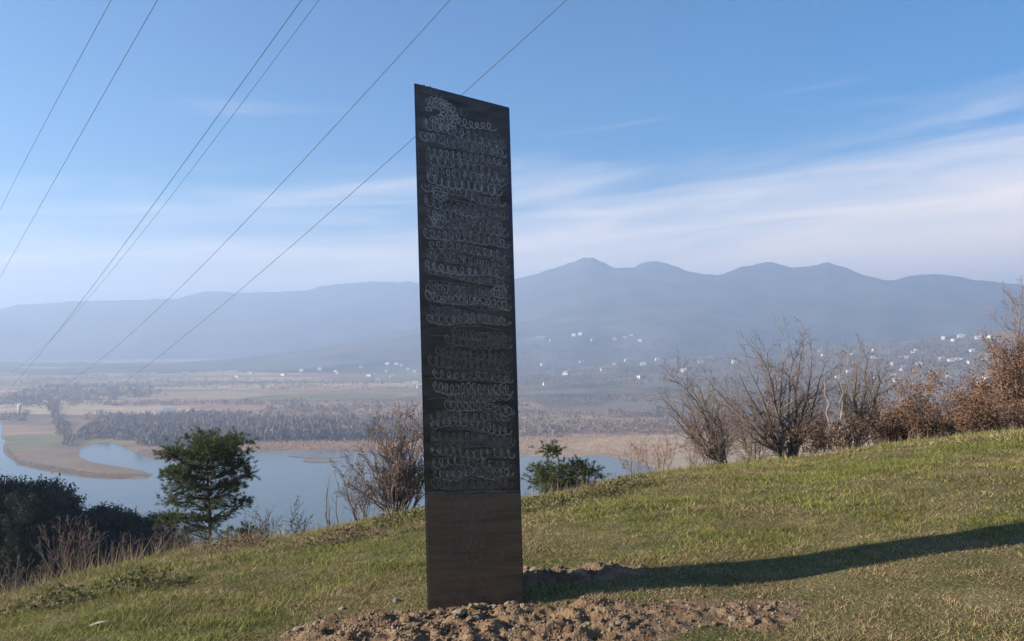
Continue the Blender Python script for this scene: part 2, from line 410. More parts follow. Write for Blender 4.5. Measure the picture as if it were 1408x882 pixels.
# ------------------------------------------------------------------ far woods, hedges and reeds on the valley floor
def far_trees(P, hgt, wid, ntri, c0, c1, seed):
    """each tree a spray of thin upright faces in an egg-shaped crown on a stem"""
    r = np.random.RandomState(seed); P = np.asarray(P); n_ = len(P)
    hgt = np.asarray(hgt)[:, None]; wid = np.asarray(wid)[:, None]
    a = r.rand(n_, ntri) * 2 * np.pi; rad_ = np.sqrt(r.rand(n_, ntri)); t = r.rand(n_, ntri)
    prof = np.sin(np.pi * np.clip(t * .78 + .2, 0, 1)) ** .8
    x = P[:, None, 0] + np.cos(a) * rad_ * prof * wid * .5; y = P[:, None, 1] + np.sin(a) * rad_ * prof * wid * .5
    z = P[:, None, 2] + t * hgt * .8
    L = hgt * (.16 + .22 * r.rand(n_, ntri)); w = wid * (.05 + .07 * r.rand(n_, ntri)); b2 = r.rand(n_, ntri) * 2 * np.pi
    lx, ly = np.cos(a) * L * .35, np.sin(a) * L * .35
    A = np.stack([x - np.cos(b2) * w, y - np.sin(b2) * w, z], -1); B_ = np.stack([x + np.cos(b2) * w, y + np.sin(b2) * w, z], -1)
    C_ = np.stack([x + lx, y + ly, z + L], -1)
    V = np.stack([A, B_, C_], 2).reshape(-1, 3)
    mixv = np.repeat(np.clip(r.rand(n_, 1) * .7 + r.rand(n_, ntri) * .3, 0, 1).ravel(), 3)[:, None]
    return V, np.arange(len(V)).reshape(-1, 3), np.array(c0) * (1 - mixv) + np.array(c1) * mixv
def in_poly(px, py, poly):
    c = np.zeros(len(px), bool); j = len(poly) - 1
    for i in range(len(poly)):
        xi, yi = poly[i]; xj, yj = poly[j]
        c ^= ((yi > py) != (yj > py)) & (px < (xj - xi) * (py - yi) / (yj - yi + 1e-9) + xi); j = i
    return c
def px_to_plain(px, py):
    dx = (px - CX) / F; dz = -(py - CY) / F; c, s = math.cos(PITCH), math.sin(PITCH)
    dy = c - dz * s; z = (s + dz * c) / dy; d = PLAIN / z
    return np.stack([dx / dy * d, d, 0 * d + PLAIN], -1)
# the wood along the far shore
poly = [(192, 614), (188, 600), (230, 592), (330, 588), (510, 585), (600, 588), (600, 606), (510, 607), (340, 608), (250, 614)]
q = rs.rand(9000, 2) * [430, 40] + [180, 580]; q = q[in_poly(q[:, 0], q[:, 1], poly)][:1500]
P = px_to_plain(q[:, 0], q[:, 1])
V, Fc, C = far_trees(P, 9 + 6 * rs.rand(len(P)), 6 + 4 * rs.rand(len(P)), 34, (.15, .115, .10), (.28, .21, .17), 1)
tag(obj('lakeside_wood', mesh_np('lakeside_wood', V, Fc, C), M_far), 'long belt of bare purple-grey woodland along the far lake shore', 'woodland', kind='stuff')
polyB = [(105, 606), (118, 588), (150, 578), (210, 572), (300, 572), (360, 578), (330, 590), (235, 596), (200, 606), (165, 606), (140, 604)]
polyC = [(66, 560), (80, 560), (92, 590), (100, 612), (92, 616), (80, 596)]
polyD = [(10, 545), (60, 532), (200, 530), (230, 545), (120, 552), (40, 560)]
Pg = []
for pl_, cnt in ((polyB, 620), (polyC, 90), (polyD, 420)):
    pa = np.array(pl_); q = rs.rand(cnt * 4, 2) * (pa.max(0) - pa.min(0)) + pa.min(0); q = q[in_poly(q[:, 0], q[:, 1], pl_) & ~in_poly(q[:, 0], q[:, 1] + 1, lake_px)][:cnt]
    Pg.append(px_to_plain(q[:, 0], q[:, 1]))
P = np.concatenate(Pg)
V, Fc, C = far_trees(P, 4 + 6 * rs.rand(len(P)), 5 + 6 * rs.rand(len(P)), 26, (.15, .115, .10), (.28, .205, .17), 8)
tag(obj('riverside_groves', mesh_np('riverside_groves', V, Fc, C), M_far), 'loose bare groves around the head of the inlet and river bend', 'grove', kind='stuff')
# scrub, hedges and groves over the fields
q = rs.rand(60000, 2) * [1560, 100] + [-80, 502]
P = px_to_plain(q[:, 0], q[:, 1])
nzv = fbm(P[:, 0] / 210, P[:, 1] / 420, 21, 4); nz2 = fbm(P[:, 0] / 700, P[:, 1] / 60, 33, 3)
keep = ((nzv > .57) | (nz2 > .62)) & ~in_poly(q[:, 0], q[:, 1] + 1.0, lake_px)
keep &= ~in_poly(q[:, 0], q[:, 1], [(40, 568), (110, 566), (130, 606), (60, 640), (20, 620)])
th_ = np.degrees(np.arctan2(P[:, 0], P[:, 1])); rr_ = np.hypot(P[:, 0], P[:, 1])
P[:, 2] = np.maximum(PLAIN, np.where(rr_ > 900, far_rise(th_, rr_), PLAIN)); P = P[keep][:9500]
V, Fc, C = far_trees(P, 3.5 + 5.5 * rs.rand(len(P)) ** 2, 4 + 6 * rs.rand(len(P)), 16, (.15, .115, .095), (.31, .22, .165), 2)
tag(obj('valley_scrub', mesh_np('valley_scrub', V, Fc, C), M_far), 'scattered bare scrub and hedgerows over the valley floor', 'scrub', kind='stuff')
# groves between the houses on the rising valley side
q = rs.rand(9000, 2) * [760, 70] + [690, 462]; Pl = []
for a, c in q[:1500]:
    h = hit(a, c)
    if h is not None and h.z < 60 and 900 < h.length < 3900: Pl.append(h)
P = np.array(Pl)
V, Fc, C = far_trees(P, 6 + 7 * rs.rand(len(P)), 7 + 8 * rs.rand(len(P)), 16, (.10, .09, .08), (.20, .155, .13), 3)
tag(obj('village_groves', mesh_np('village_groves', V, Fc, C), M_far), 'bare groves between the far village houses', 'grove', kind='stuff')
# reed beds
M_reed = mat_tint('reeds', .9, .1)
def reeds(nm, poly, cnt, c0, c1, h0, h1, lab, seed):
    r = np.random.RandomState(seed); pa = np.array(poly); lo, hi = pa.min(0), pa.max(0)
    q = r.rand(cnt * 3, 2) * (hi - lo) + lo; q = q[in_poly(q[:, 0], q[:, 1], poly)][:cnt]
    P = px_to_plain(q[:, 0], q[:, 1])
    V, Fc, C = far_trees(P, h0 + (h1 - h0) * r.rand(len(P)), 1.6 + 2.2 * r.rand(len(P)), 7, c0, c1, seed)
    tag(obj(nm, mesh_np(nm, V, Fc, C), M_reed), lab, 'reeds', kind='stuff')
reeds('reed_bed', [(180, 620), (250, 618), (340, 608), (420, 606), (510, 605), (600, 606), (600, 622), (500, 621), (450, 619), (345, 621), (300, 629), (245, 634), (210, 630)],
      4200, (.36, .215, .13), (.52, .34, .22), 1.6, 3.0, 'tawny reed bed along the far shore left of the monolith', 31)
reeds('reed_bed', [(640, 612), (720, 596), (780, 600), (900, 600), (960, 620), (880, 634), (830, 625), (770, 628), (700, 626), (640, 628)],
      4200, (.36, .215, .13), (.52, .34, .22), 1.6, 3.0, 'tawny reed bed along the shore right of the monolith', 32)
reeds('bank_reeds', [(8, 612), (24, 632), (60, 640), (110, 649), (160, 653), (206, 652), (205, 657), (160, 659), (110, 656), (60, 647), (24, 639), (9, 626)],
      2600, (.24, .18, .10), (.38, .29, .17), .7, 1.6, 'dry reeds fringing the tongue of land in the river bend', 33)

# ------------------------------------------------------------------ houses
def box_np(x0, x1, y0, y1, z0, z1):
    v = [(x0, y0, z0), (x1, y0, z0), (x1, y1, z0), (x0, y1, z0), (x0, y0, z1), (x1, y0, z1), (x1, y1, z1), (x0, y1, z1)]
    f = [(0, 3, 2, 1), (4, 5, 6, 7), (0, 1, 5, 4), (1, 2, 6, 5), (2, 3, 7, 6), (3, 0, 4, 7)]
    return v, f
def house_meshes(w, d, h, rh, hip):
    out = {}
    v, f = box_np(-w / 2, w / 2, -d / 2, d / 2, -1.5, h)
    if not hip:
        v += [(-w / 2, 0, h + rh * .97), (w / 2, 0, h + rh * .97)]; f += [(7, 4, 8), (5, 6, 9)]
    me = bpy.data.meshes.new('wall'); me.from_pydata(v, [], f); out['wall'] = me
    o_ = .5; rx = w / 2 + o_ if not hip else w * .18
    v = [(-w / 2 - o_, -d / 2 - o_, h - .05), (w / 2 + o_, -d / 2 - o_, h - .05), (w / 2 + o_, d / 2 + o_, h - .05), (-w / 2 - o_, d / 2 + o_, h - .05), (-rx, 0, h + rh), (rx, 0, h + rh)]
    v += [(a, b_, c - .22) for a, b_, c in v]
    f = [(0, 1, 5, 4), (2, 3, 4, 5), (1, 2, 5), (3, 0, 4), (6, 10, 11, 7), (8, 11, 10, 9), (7, 11, 8), (9, 10, 6), (0, 6, 7, 1), (2, 8, 9, 3), (1, 7, 8, 2), (3, 9, 6, 0)]
    if not hip: f = [(0, 1, 5, 4), (2, 3, 4, 5), (6, 10, 11, 7), (8, 11, 10, 9), (0, 6, 7, 1), (2, 8, 9, 3), (0, 4, 10, 6), (4, 3, 9, 10), (1, 7, 11, 5), (5, 11, 8, 2)]
    me = bpy.data.meshes.new('roof'); me.from_pydata(v, [], f); out['roof'] = me
    v, f = box_np(w * .2, w * .2 + .7, d * .12, d * .12 + .7, h + rh * .3, h + rh + .8)
    me = bpy.data.meshes.new('chimney'); me.from_pydata(v, [], f); out['chimney'] = me
    v, f = box_np(-.6, .6, -.04, .04, -.7, .7); me = bpy.data.meshes.new('window'); me.from_pydata(v, [], f); out['window'] = me
    v, f = box_np(-.5, .5, -.05, .05, 0, 2.1); me = bpy.data.meshes.new('door'); me.from_pydata(v, [], f); out['door'] = me
    return out
HM = [(house_meshes(11, 8, 4.2, 2.8, False), 11, 8, 4.2), (house_meshes(14, 9, 5.6, 2.6, True), 14, 9, 5.6), (house_meshes(26, 10, 5.0, 2.0, False), 26, 10, 5.0)]
M_door = mat_plain('door_paint', (.16, .08, .05), .6)
def house(p, kind, rot, label, wallm, roofm, near=False, scale=1.0, group=None):
    ms, w, d, h = HM[kind]
    t = empty('house', p); t.rotation_euler = (0, 0, rot); t.scale = (scale,) * 3
    def part(nm, loc=(0, 0, 0), m_=None, par=t):
        o = bpy.data.objects.new(nm, ms[nm]); col.objects.link(o); o.parent = par; o.location = loc
        if not ms[nm].materials: ms[nm].materials.append(m_)
        o.material_slots[0].link = 'OBJECT'; o.material_slots[0].material = m_
        return o
    part('wall', m_=wallm); rf_ = part('roof', m_=roofm); part('chimney', m_=M_roof, par=rf_)
    nwin = 4 if kind < 2 else 7
    for k in range(nwin if near else 0):
        x = -w / 2 + w * (k + .5) / nwin
        if k == 1: part('door', (x, -d / 2 - .03, 0), M_door)
        else: part('window', (x, -d / 2 - .03, h * .55), M_win)
    tag(t, label, 'house', group); return t
rs2 = random.Random(4)
def place(px, py, kind, lab, wm=None, rm=None, near=False, scale=1.0, group=None, rot=None):
    h = hit(px, py)
    if h is None: return
    rot = rs2.uniform(-.5, .5) if rot is None else rot
    w_ = wm or rs2.choice([M_wall, M_wall, M_wall_c]); r_ = rm or rs2.choice([M_roof, M_roof_g, M_roof_g])
    if group and not group.startswith('pair'):
        lab = lab.replace('pale house', 'house').replace('house', ('cream' if w_ is M_wall_c else 'white') + (' hip-roofed' if kind == 1 else ' gabled') + ' house with ' + ('red' if r_ is M_roof else 'grey') + ' roof', 1)
    house(h, kind, rot, lab, w_, r_, near, scale, group)
place(1352, 531, 1, 'cream house with a red hipped roof among rusty shrubs', M_wall_c, M_roof, True, 1.0, rot=.1)
place(1334, 500, 0, 'white gabled house with red roof up the slope from the cream house', M_wall, M_roof, True, .9, rot=.2)
place(743, 466, 2, 'long white hall on the wooded foothill beside the monolith edge', M_wall, M_roof_g, True, 1.3, rot=.05)
for a, c in ((789, 463), (798, 462)):
    place(a, c, 0, 'one of two bright white houses side by side on the foothill', M_wall, M_wall, False, 1.4, 'pair of white foothill houses')
g1 = 'white houses on the foothill slope'; l1 = 'small pale house on the hazy foothill slope right of the monolith'
for a, c in ((860, 465), (868, 463), (845, 468), (758, 470), (815, 470), (880, 470), (1300, 467), (1322, 465), (1345, 467), (1362, 466), (1312, 471)):
    place(a, c, rs2.choice([0, 0, 1]), l1, scale=1.15, group=g1)
g2 = 'village houses on the right of the valley'; l2 = 'small village house glimpsed behind the bare trees on the right'
for k in range(36):
    a, c = rs2.uniform(1120, 1400), rs2.uniform(482, 530)
    place(a, c, rs2.choice([0, 0, 1]), l2, scale=rs2.uniform(.55, .85), group=g2)
g3 = 'houses in the middle of the valley'; l3 = 'tiny pale house out in the valley right of the monolith'
for a, c in ((747, 503), (884, 503), (882, 521), (778, 516), (845, 502), (800, 500), (905, 496), (963, 500), (1010, 500), (940, 512), (751, 530), (830, 510), (862, 498)):
    place(a, c, rs2.choice([0, 1]), l3, scale=1.1, group=g3)
g4 = 'houses in the left half of the valley'; l4 = 'tiny pale house out in the valley left of the monolith'
for a, c in ((533, 502), (545, 502), (552, 504), (561, 510), (570, 512), (533, 512), (520, 525), (560, 530), (571, 529), (578, 534), (415, 511), (462, 512), (465, 515),
             (212, 516), (253, 516), (259, 515), (327, 519), (345, 515), (498, 506), (508, 518), (540, 520), (390, 517), (440, 509)):
    place(a, c, rs2.choice([0, 0, 1]), l4, scale=1.0, group=g4)
# small white water tower by the river bend
p = Vector(on_plain(27, 572)); t = empty('water_tower', p)
bm = bmesh.new(); bmesh.ops.create_cone(bm, cap_ends=True, segments=10, radius1=1.1, radius2=.9, depth=9, matrix=Matrix.Translation((0, 0, 3.5)))
me = bpy.data.meshes.new('shaft'); bm.to_mesh(me); bm.free(); obj('shaft', me, mat_plain('dark_concrete', (.16, .15, .15), .9), t)
bm = bmesh.new(); bmesh.ops.create_cone(bm, cap_ends=True, segments=14, radius1=2.6, radius2=2.9, depth=6, matrix=Matrix.Translation((0, 0, 10.9)))
me = bpy.data.meshes.new('tank'); bm.to_mesh(me); bm.free(); tk = obj('tank', me, M_wall, t)
bm = bmesh.new(); bmesh.ops.create_cone(bm, cap_ends=True, segments=14, radius1=3.1, radius2=.3, depth=1.6, matrix=Matrix.Translation((0, 0, 14.72)))
me = bpy.data.meshes.new('cap'); bm.to_mesh(me); bm.free(); obj('cap', me, M_wall, tk)
tag(t, 'white water tower on a dark shaft beside the river bend', 'tower')

# ------------------------------------------------------------------ power lines
def wire(pts, rad_, label, group):
    """tube along a smooth curve through the given points"""
    P = np.array(pts); n_ = 90
    t = np.concatenate([[0], np.cumsum(np.linalg.norm(np.diff(P, axis=0), axis=1))]); t /= t[-1]
    tt = np.linspace(0, 1, n_); c = [np.polyfit(t, P[:, k], min(2, len(P) - 1)) for k in range(3)]
    Q = np.stack([np.polyval(ck, tt) for ck in c], -1)
    T = np.gradient(Q, axis=0); T /= np.linalg.norm(T, axis=1)[:, None]
    S = np.cross(T, [0, 0, 1.0]); S /= np.linalg.norm(S, axis=1)[:, None]; U = np.cross(S, T)
    a = np.arange(6) * math.pi / 3
    V = (Q[:, None] + rad_ * (np.cos(a)[None, :, None] * S[:, None] + np.sin(a)[None, :, None] * U[:, None])).reshape(-1, 3)
    i = np.arange(n_ - 1)[:, None] * 6; k = np.arange(6)[None]; k2 = (k + 1) % 6
    f = np.stack([i + k, i + k2, i + 6 + k2, i + 6 + k], -1).reshape(-1, 4)
    o0 = Q[0].copy(); V = V - o0
    tag(obj('power_line_wire', mesh_np('power_line_wire', V, f, smooth=True), M_wire, loc=o0), label, 'wire', group)
UV = -0.70; Y0 = 30.0
def wire_px(p0, p1, p2, rad_, label, y0=Y0):
    pts = []
    u0 = ray(*p0)[0]
    for p_ in (p0, p1, p2):
        u, v = ray(*p_); d = y0 * (u0 - UV) / (u - UV); pts.append((u * d, d, v * d))
    wire(pts, rad_, label, 'overhead power line wires')
lw = 'thin dark power line wire crossing the sky far left of the monolith'
def ext(p0, p1, p2, far_y):     # quadratic through three photo points, extended a little beyond the frame
    c = np.polyfit([p0[1], p1[1], p2[1]], [p0[0], p1[0], p2[0]], 2)
    return [(float(np.polyval(c, y)), y) for y in (-260, 180, far_y)]
for pts3, fy, rd, lb in (
        (((150, 0), (80, 133), (0, 293)), 380, .019, lw), (((216, 0), (115, 178), (0, 383)), 430, .020, lw),
        (((418, 0), (205, 285), (3, 540)), 560, .022, 'darker wire of the close pair of power lines left of the monolith'),
        (((448, 0), (200, 300), (0, 512)), 520, .014, 'fainter wire of the close pair of power lines left of the monolith'),
        (((627, 0), (330, 302), (100, 512)), 540, .019, 'power line wire crossing the sky between the close pair and the monolith'),
        (((783, 0), (470, 275), (195, 505)), 535, .020, 'power line wire that passes behind the top of the monolith')):
    wire_px(*ext(*pts3, fy), rd, lb)

# ------------------------------------------------------------------ trees
def tubes(segs):
    """prism for every branch piece (p0, p1, r0, r1)"""
    A = np.array([s[0] for s in segs]); B_ = np.array([s[1] for s in segs]); ra = np.array([s[2] for s in segs]); rb = np.array([s[3] for s in segs])
    VV, FF, base = [], [], 0
    for lo, hi, k in ((.02, 9, 7), (.006, .02, 5), (0, .006, 3)):
        s = (ra >= lo) & (ra < hi)
        if not s.any(): continue
        a, b_, r0, r1 = A[s], B_[s], ra[s], rb[s]; T = b_ - a; L = np.linalg.norm(T, axis=1)[:, None] + 1e-9; T = T / L
        h = np.where(np.abs(T[:, 2:3]) < .9, [[0, 0, 1.]], [[1., 0, 0]]); S = np.cross(T, h); S /= np.linalg.norm(S, axis=1)[:, None]; U = np.cross(S, T)
        an = np.arange(k) * 2 * math.pi / k
        ring = np.cos(an)[None, :, None] * S[:, None] + np.sin(an)[None, :, None] * U[:, None]
        v = np.concatenate([a[:, None] + ring * r0[:, None, None], (b_ + T * r1[:, None] * .4)[:, None] + ring * r1[:, None, None]], 1)
        nS = len(a); i = (np.arange(nS) * 2 * k)[:, None]; j = np.arange(k)[None]; j2 = (j + 1) % k
        f = np.stack([i + j, i + j2, i + k + j2, i + k + j], -1).reshape(-1, 4) + base
        VV.append(v.reshape(-1, 3)); FF.append(f); base += nS * 2 * k
    return np.concatenate(VV), np.concatenate(FF)
def rvec(r, s): return Vector((r.gauss(0, s), r.gauss(0, s), r.gauss(0, s)))
def grow(r, p, d, L, rad_, lvl, cfg, out):
    n_ = max(2, int(L / cfg['step'])) if lvl < cfg['levels'] else 3
    n_ = min(n_, 9); st = L / n_; ra = rad_
    for i in range(n_):
        d = (d + rvec(r, cfg['wob']) + Vector((0, 0, cfg['up']))).normalized()
        q = p + d * st; rb = max(cfg['rmin'], rad_ * (1 - .8 * (i + 1) / n_))
        out.append((p[:], q[:], ra, rb, lvl))
        if lvl < cfg['levels'] and i >= cfg.get('bare', 0) * n_:
            for k in range(cfg['kids'] if r.random() < cfg.get('pk', 1) else 1):
                ax = rvec(r, 1); ax = (ax - d * ax.dot(d)).normalized(); sp = r.uniform(*cfg['ang'])
                cd = (d * math.cos(sp) + ax * math.sin(sp)).normalized()
                grow(r, q, cd, L * r.uniform(*cfg['ratio']) * (1 - .45 * i / n_), max(cfg['rmin'], rb * .62), lvl + 1, cfg, out)
        p = q; ra = rb
def stem_to(r, a, b_, rad_, cfg, out, bow=.12, n_=8):
    """main stem from a to b, bowed, with side branches"""
    a, b_ = Vector(a), Vector(b_); L = (b_ - a).length; side = rvec(r, bow * L); up = Vector((0, 0, L * bow * .6)); prev = a; ra = rad_
    for i in range(1, n_ + 1):
        t = i / n_; q = a.lerp(b_, t) + (side * .5 - up) * (t * (1 - t)) * 2 + rvec(r, .012 * L)
        rb = max(cfg['rmin'], rad_ * (1 - .82 * t)); out.append((prev[:], q[:], ra, rb, 0)); d = (q - prev).normalized()
        if t > cfg.get('clear', .2):
            for k in range(cfg['kids']):
                ax = rvec(r, 1); ax = (ax - d * ax.dot(d)).normalized(); sp = r.uniform(*cfg['ang'])
                cd = (d * math.cos(sp) + ax * math.sin(sp) + Vector((0, 0, .15))).normalized()
                grow(r, q, cd, L * r.uniform(*cfg['ratio']) * (1.05 - .55 * t), max(cfg['rmin'], rb * .6), 1, cfg, out)
        prev = q; ra = rb
def leaf_quads(r, pts, size, c0, c1, spread):
    P = np.array(pts) + r.normal(0, spread, (len(pts), 3)); n_ = len(P)
    a = r.normal(0, 1, (n_, 3)); a /= np.linalg.norm(a, axis=1)[:, None]; h = r.normal(0, 1, (n_, 3)); b_ = np.cross(a, h); b_ /= np.linalg.norm(b_, axis=1)[:, None]
    s = size * (.6 + .8 * r.rand(n_, 1))
    V = np.stack([P - a * s, P + b_ * s * .55, P + a * s, P - b_ * s * .55], 1).reshape(-1, 3)
    mixv = np.repeat(r.rand(n_), 4)[:, None]
    return V, np.arange(len(V)).reshape(-1, 4), np.array(c0) * (1 - mixv) + np.array(c1) * mixv
def ground_at(px, depth):
    u = (px - CX) / F; x = u * depth; return Vector((x, depth, float(hill(x, depth))))
CFG = dict(levels=3, step=.14, kids=2, pk=.6, ang=(.4, 1.0), ratio=(.30, .50), wob=.15, up=.04, rmin=.0038, clear=.15)
def bare(name, label, base, stems, rad_, cfg, bark, twig, seed, cat='tree', group=None, leaves=None, depth_jit=.35):
    """base: (px, depth); stems: photo points of the stem tips"""
    r = random.Random(seed); g0 = ground_at(*base); out = []
    for s in stems:
        dz_ = base[1] + r.uniform(-1, 1) * depth_jit * base[1] * .08
        tip = (pix(s[0], s[1], dz_) - g0) * .88
        off = Vector((r.uniform(-.1, .1), r.uniform(-.1, .1), -.12)) if len(s) < 3 else Vector((pix(s[2], 600, base[1]).x - g0.x, 0, -.12 + float(hill(pix(s[2], 600, base[1]).x, base[1])) - g0.z))
        stem_to(r, off, tip, rad_ * r.uniform(.75, 1.1), cfg, out)
    t = empty(name, g0)
    lo = [s for s in out if s[4] == 0]; hi = [s for s in out if s[4] > 0]
    obj('trunk', mesh_np('trunk', *tubes(lo), smooth=True), bark, t)
    obj('crown', mesh_np('crown', *tubes(hi)), twig, t)
    if leaves:
        rr = np.random.RandomState(seed); tips = [s[1] for s in hi if s[4] >= 2 and s[1][2] < leaves.get('zmax', 99)]
        idx = rr.randint(0, len(tips), leaves['n'])
        V, f, c = leaf_quads(rr, [tips[i] for i in idx], leaves['size'], leaves['c0'], leaves['c1'], leaves['spread'])
        obj('foliage', mesh_np('foliage', V, f, c), M_leaf, t)
    tag(t, label, cat, group)
    return t
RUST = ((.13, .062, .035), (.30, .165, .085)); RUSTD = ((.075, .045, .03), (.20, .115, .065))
def C2(**k): c = dict(CFG); c.update(k); return c
# right of the monolith
bare('bare_tree', 'bare slanting tree, leftmost of the trees on the right crest', (1003, 24), [(938, 541), (912, 560), (925, 500), (955, 520), (985, 545), (960, 575), (900, 535), (940, 500)], .05, C2(pk=.5, ratio=(.28, .46)), M_bark, M_twig, 1)
bare('bare_tree', 'large bare many-stemmed tree spreading like a fan on the crest', (1086, 25), [(993, 529), (1021, 489), (1052, 470), (1078, 478), (1106, 455), (1124, 470), (960, 515), (1040, 545), (1118, 515), (1005, 500), (1035, 462), (1090, 450), (1140, 480)],
     .062, C2(kids=2, pk=.45, ratio=(.26, .44), ang=(.4, 1.0)), M_bark, M_twig, 2)
bare('bare_tree', 'upright bare tree with one branch reaching right, beside the fan-shaped tree', (1174, 26), [(1177, 485), (1215, 497), (1150, 500), (1195, 478), (1205, 530)], .07, C2(), M_bark, M_twig, 3)
bare('bare_sapling', 'tall thin pale sapling stem between the bare trees', (1154, 22), [(1154, 492), (1159, 530)], .026, C2(ratio=(.12, .2), kids=1), M_bark_pale, M_twig, 4)
bare('bare_sapling', 'short thin pale sapling close to the fan-shaped tree', (1136, 22), [(1135, 512)], .022, C2(ratio=(.12, .22), kids=1), M_bark_pale, M_twig, 5)
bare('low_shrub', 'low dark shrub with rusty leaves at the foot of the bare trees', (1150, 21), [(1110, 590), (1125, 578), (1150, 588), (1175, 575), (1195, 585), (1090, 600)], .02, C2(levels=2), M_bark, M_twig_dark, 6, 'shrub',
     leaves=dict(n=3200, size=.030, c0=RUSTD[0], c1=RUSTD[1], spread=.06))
bare('leafy_shrub', 'dome-shaped shrub holding dead brown leaves on the crest', (1255, 24), [(1215, 560), (1235, 530), (1262, 510), (1285, 512), (1305, 540), (1248, 560), (1280, 560), (1225, 585), (1300, 580)], .035, C2(), M_bark, M_twig_red, 7, 'shrub',
     leaves=dict(n=7000, size=.030, c0=(.15, .085, .05), c1=(.36, .22, .125), spread=.09))
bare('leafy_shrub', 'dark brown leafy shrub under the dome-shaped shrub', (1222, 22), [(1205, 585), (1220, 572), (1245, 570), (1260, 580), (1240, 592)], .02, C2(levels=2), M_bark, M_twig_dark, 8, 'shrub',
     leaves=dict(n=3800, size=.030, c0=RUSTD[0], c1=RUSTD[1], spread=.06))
bare('leafy_shrub', 'reddish shrub of bare and leafy twigs beside the tall rust-red shrub', (1338, 23), [(1318, 545), (1335, 520), (1350, 535), (1322, 570), (1360, 560), (1372, 525)], .03, C2(), M_bark, M_twig_red, 9, 'shrub',
     leaves=dict(n=4600, size=.030, c0=RUST[0], c1=RUST[1], spread=.10))
bare('leafy_shrub', 'tall rust-red shrub rising above all others at the right', (1405, 22), [(1375, 520), (1388, 460), (1402, 400), (1420, 380), (1366, 490), (1440, 420), (1395, 490), (1358, 460), (1425, 480), (1460, 470), (1390, 540)],
     .045, C2(), M_bark, M_twig_red, 10, 'shrub', leaves=dict(n=7500, size=.030, c0=(.16, .085, .05), c1=(.34, .20, .12), spread=.12, zmax=2.6))
for k, (a, dp, tips) in enumerate(((905, 20, [(870, 612), (885, 598), (905, 605), (920, 590), (935, 600)]), (955, 21, [(940, 600), (955, 590), (975, 598)]), (870, 18.5, [(852, 622), (866, 610), (880, 618)]))):
    bare('low_shrub', ['sparse low reddish shrub on the crest before the slanting tree', 'thin low shrub at the foot of the slanting bare tree', 'smallest low shrub, between young pine and bare trees'][k],
         (a, dp), tips, .014, C2(levels=2, ratio=(.3, .5)), M_twig, M_twig_red, 20 + k, 'shrub')
rx_ = random.Random(77)
for k, (a, dp, w_, h_, lv, lab) in enumerate((
        (1040, 26, 45, 95, 0, 'bare brown thicket between the slanting tree and the fan-shaped tree'),
        (1130, 28, 40, 110, 0, 'bare brown thicket behind the pale saplings'),
        (1200, 27, 40, 108, 900, 'thin brown shrub between the upright tree and the dome-shaped shrub'),
        (1310, 27, 40, 60, 1800, 'rusty shrub behind the gap right of the dome-shaped shrub'),
        (1362, 26, 35, 72, 2400, 'rusty shrub filling the gap before the tall rust-red shrub'),
        (1420, 25, 45, 100, 3600, 'dense rusty shrub at the foot of the tall rust-red shrub'),
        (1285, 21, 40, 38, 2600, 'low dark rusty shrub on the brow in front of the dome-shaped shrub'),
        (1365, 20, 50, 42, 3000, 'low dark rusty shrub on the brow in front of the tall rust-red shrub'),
        (975, 28, 60, 112, 0, 'wide bare thicket behind the slanting tree'))):
    yb = HZN - float(hill((a - CX) / F * dp, dp)) / dp * F
    tips_ = [(a + rx_.uniform(-w_, w_), min(yb - 12, np.interp(a, *zip(*crest_px)) - h_ * rx_.uniform(.45, 1.0))) for _ in range(8)]
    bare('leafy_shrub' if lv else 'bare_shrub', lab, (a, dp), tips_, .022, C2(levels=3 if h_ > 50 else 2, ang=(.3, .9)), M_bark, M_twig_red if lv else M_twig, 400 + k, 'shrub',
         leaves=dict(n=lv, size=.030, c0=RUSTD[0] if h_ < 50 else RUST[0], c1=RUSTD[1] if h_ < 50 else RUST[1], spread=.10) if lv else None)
# left of the monolith
bare('bare_shrub', 'dense bare grey-brown shrub standing close behind the monolith', (548, 17), [(505, 600), (520, 575), (540, 565), (560, 562), (580, 568), (590, 600), (485, 640), (600, 580), (530, 620), (610, 600), (498, 618), (512, 588), (552, 590), (572, 585), (475, 660), (545, 640)], .028,
     C2(kids=3, pk=.6, ratio=(.28, .42), ang=(.25, .75), up=.06), M_bark, M_twig, 30, 'shrub')
bare('bare_shrub', 'grey bare shrub thicket left of the dense shrub', (500, 18), [(465, 640), (480, 625), (470, 660), (500, 640), (515, 650)], .018, C2(levels=3, ang=(.3, .8)), M_bark, M_twig, 31, 'shrub')
bare('bare_sapling', 'pair of slim grey stems by the lake left of the thicket', (457, 16.5), [(455, 640), (462, 632), (450, 668)], .016, C2(levels=2, ratio=(.1, .2), kids=1), M_bark, M_twig, 32)
bare('low_shrub', 'small twiggy bush with one stem sticking up against the lake', (412, 15.5), [(404, 690), (415, 705), (425, 712), (398, 715)], .011, C2(levels=2), M_twig, M_twig_dark, 33, 'shrub')
bare('low_shrub', 'twiggy brown bush right beside the big pine', (362, 17), [(345, 700), (358, 706), (372, 702), (385, 715), (335, 715)], .011, C2(levels=2), M_twig, M_twig_mid, 34, 'shrub')
bare('low_shrub', 'brown twiggy bush just left of the big pine', (232, 17), [(215, 725), (228, 716), (245, 722), (258, 728), (205, 738)], .011, C2(levels=2), M_twig, M_twig_mid, 35, 'shrub')
bare('bare_shrub', 'sunlit brown bare shrub in front of the dark wood', (100, 17), [(60, 735), (78, 722), (98, 716), (120, 722), (140, 735), (90, 745), (50, 752)], .017, C2(levels=3, ang=(.25, .8)), M_bark, M_twig_mid, 36, 'shrub')
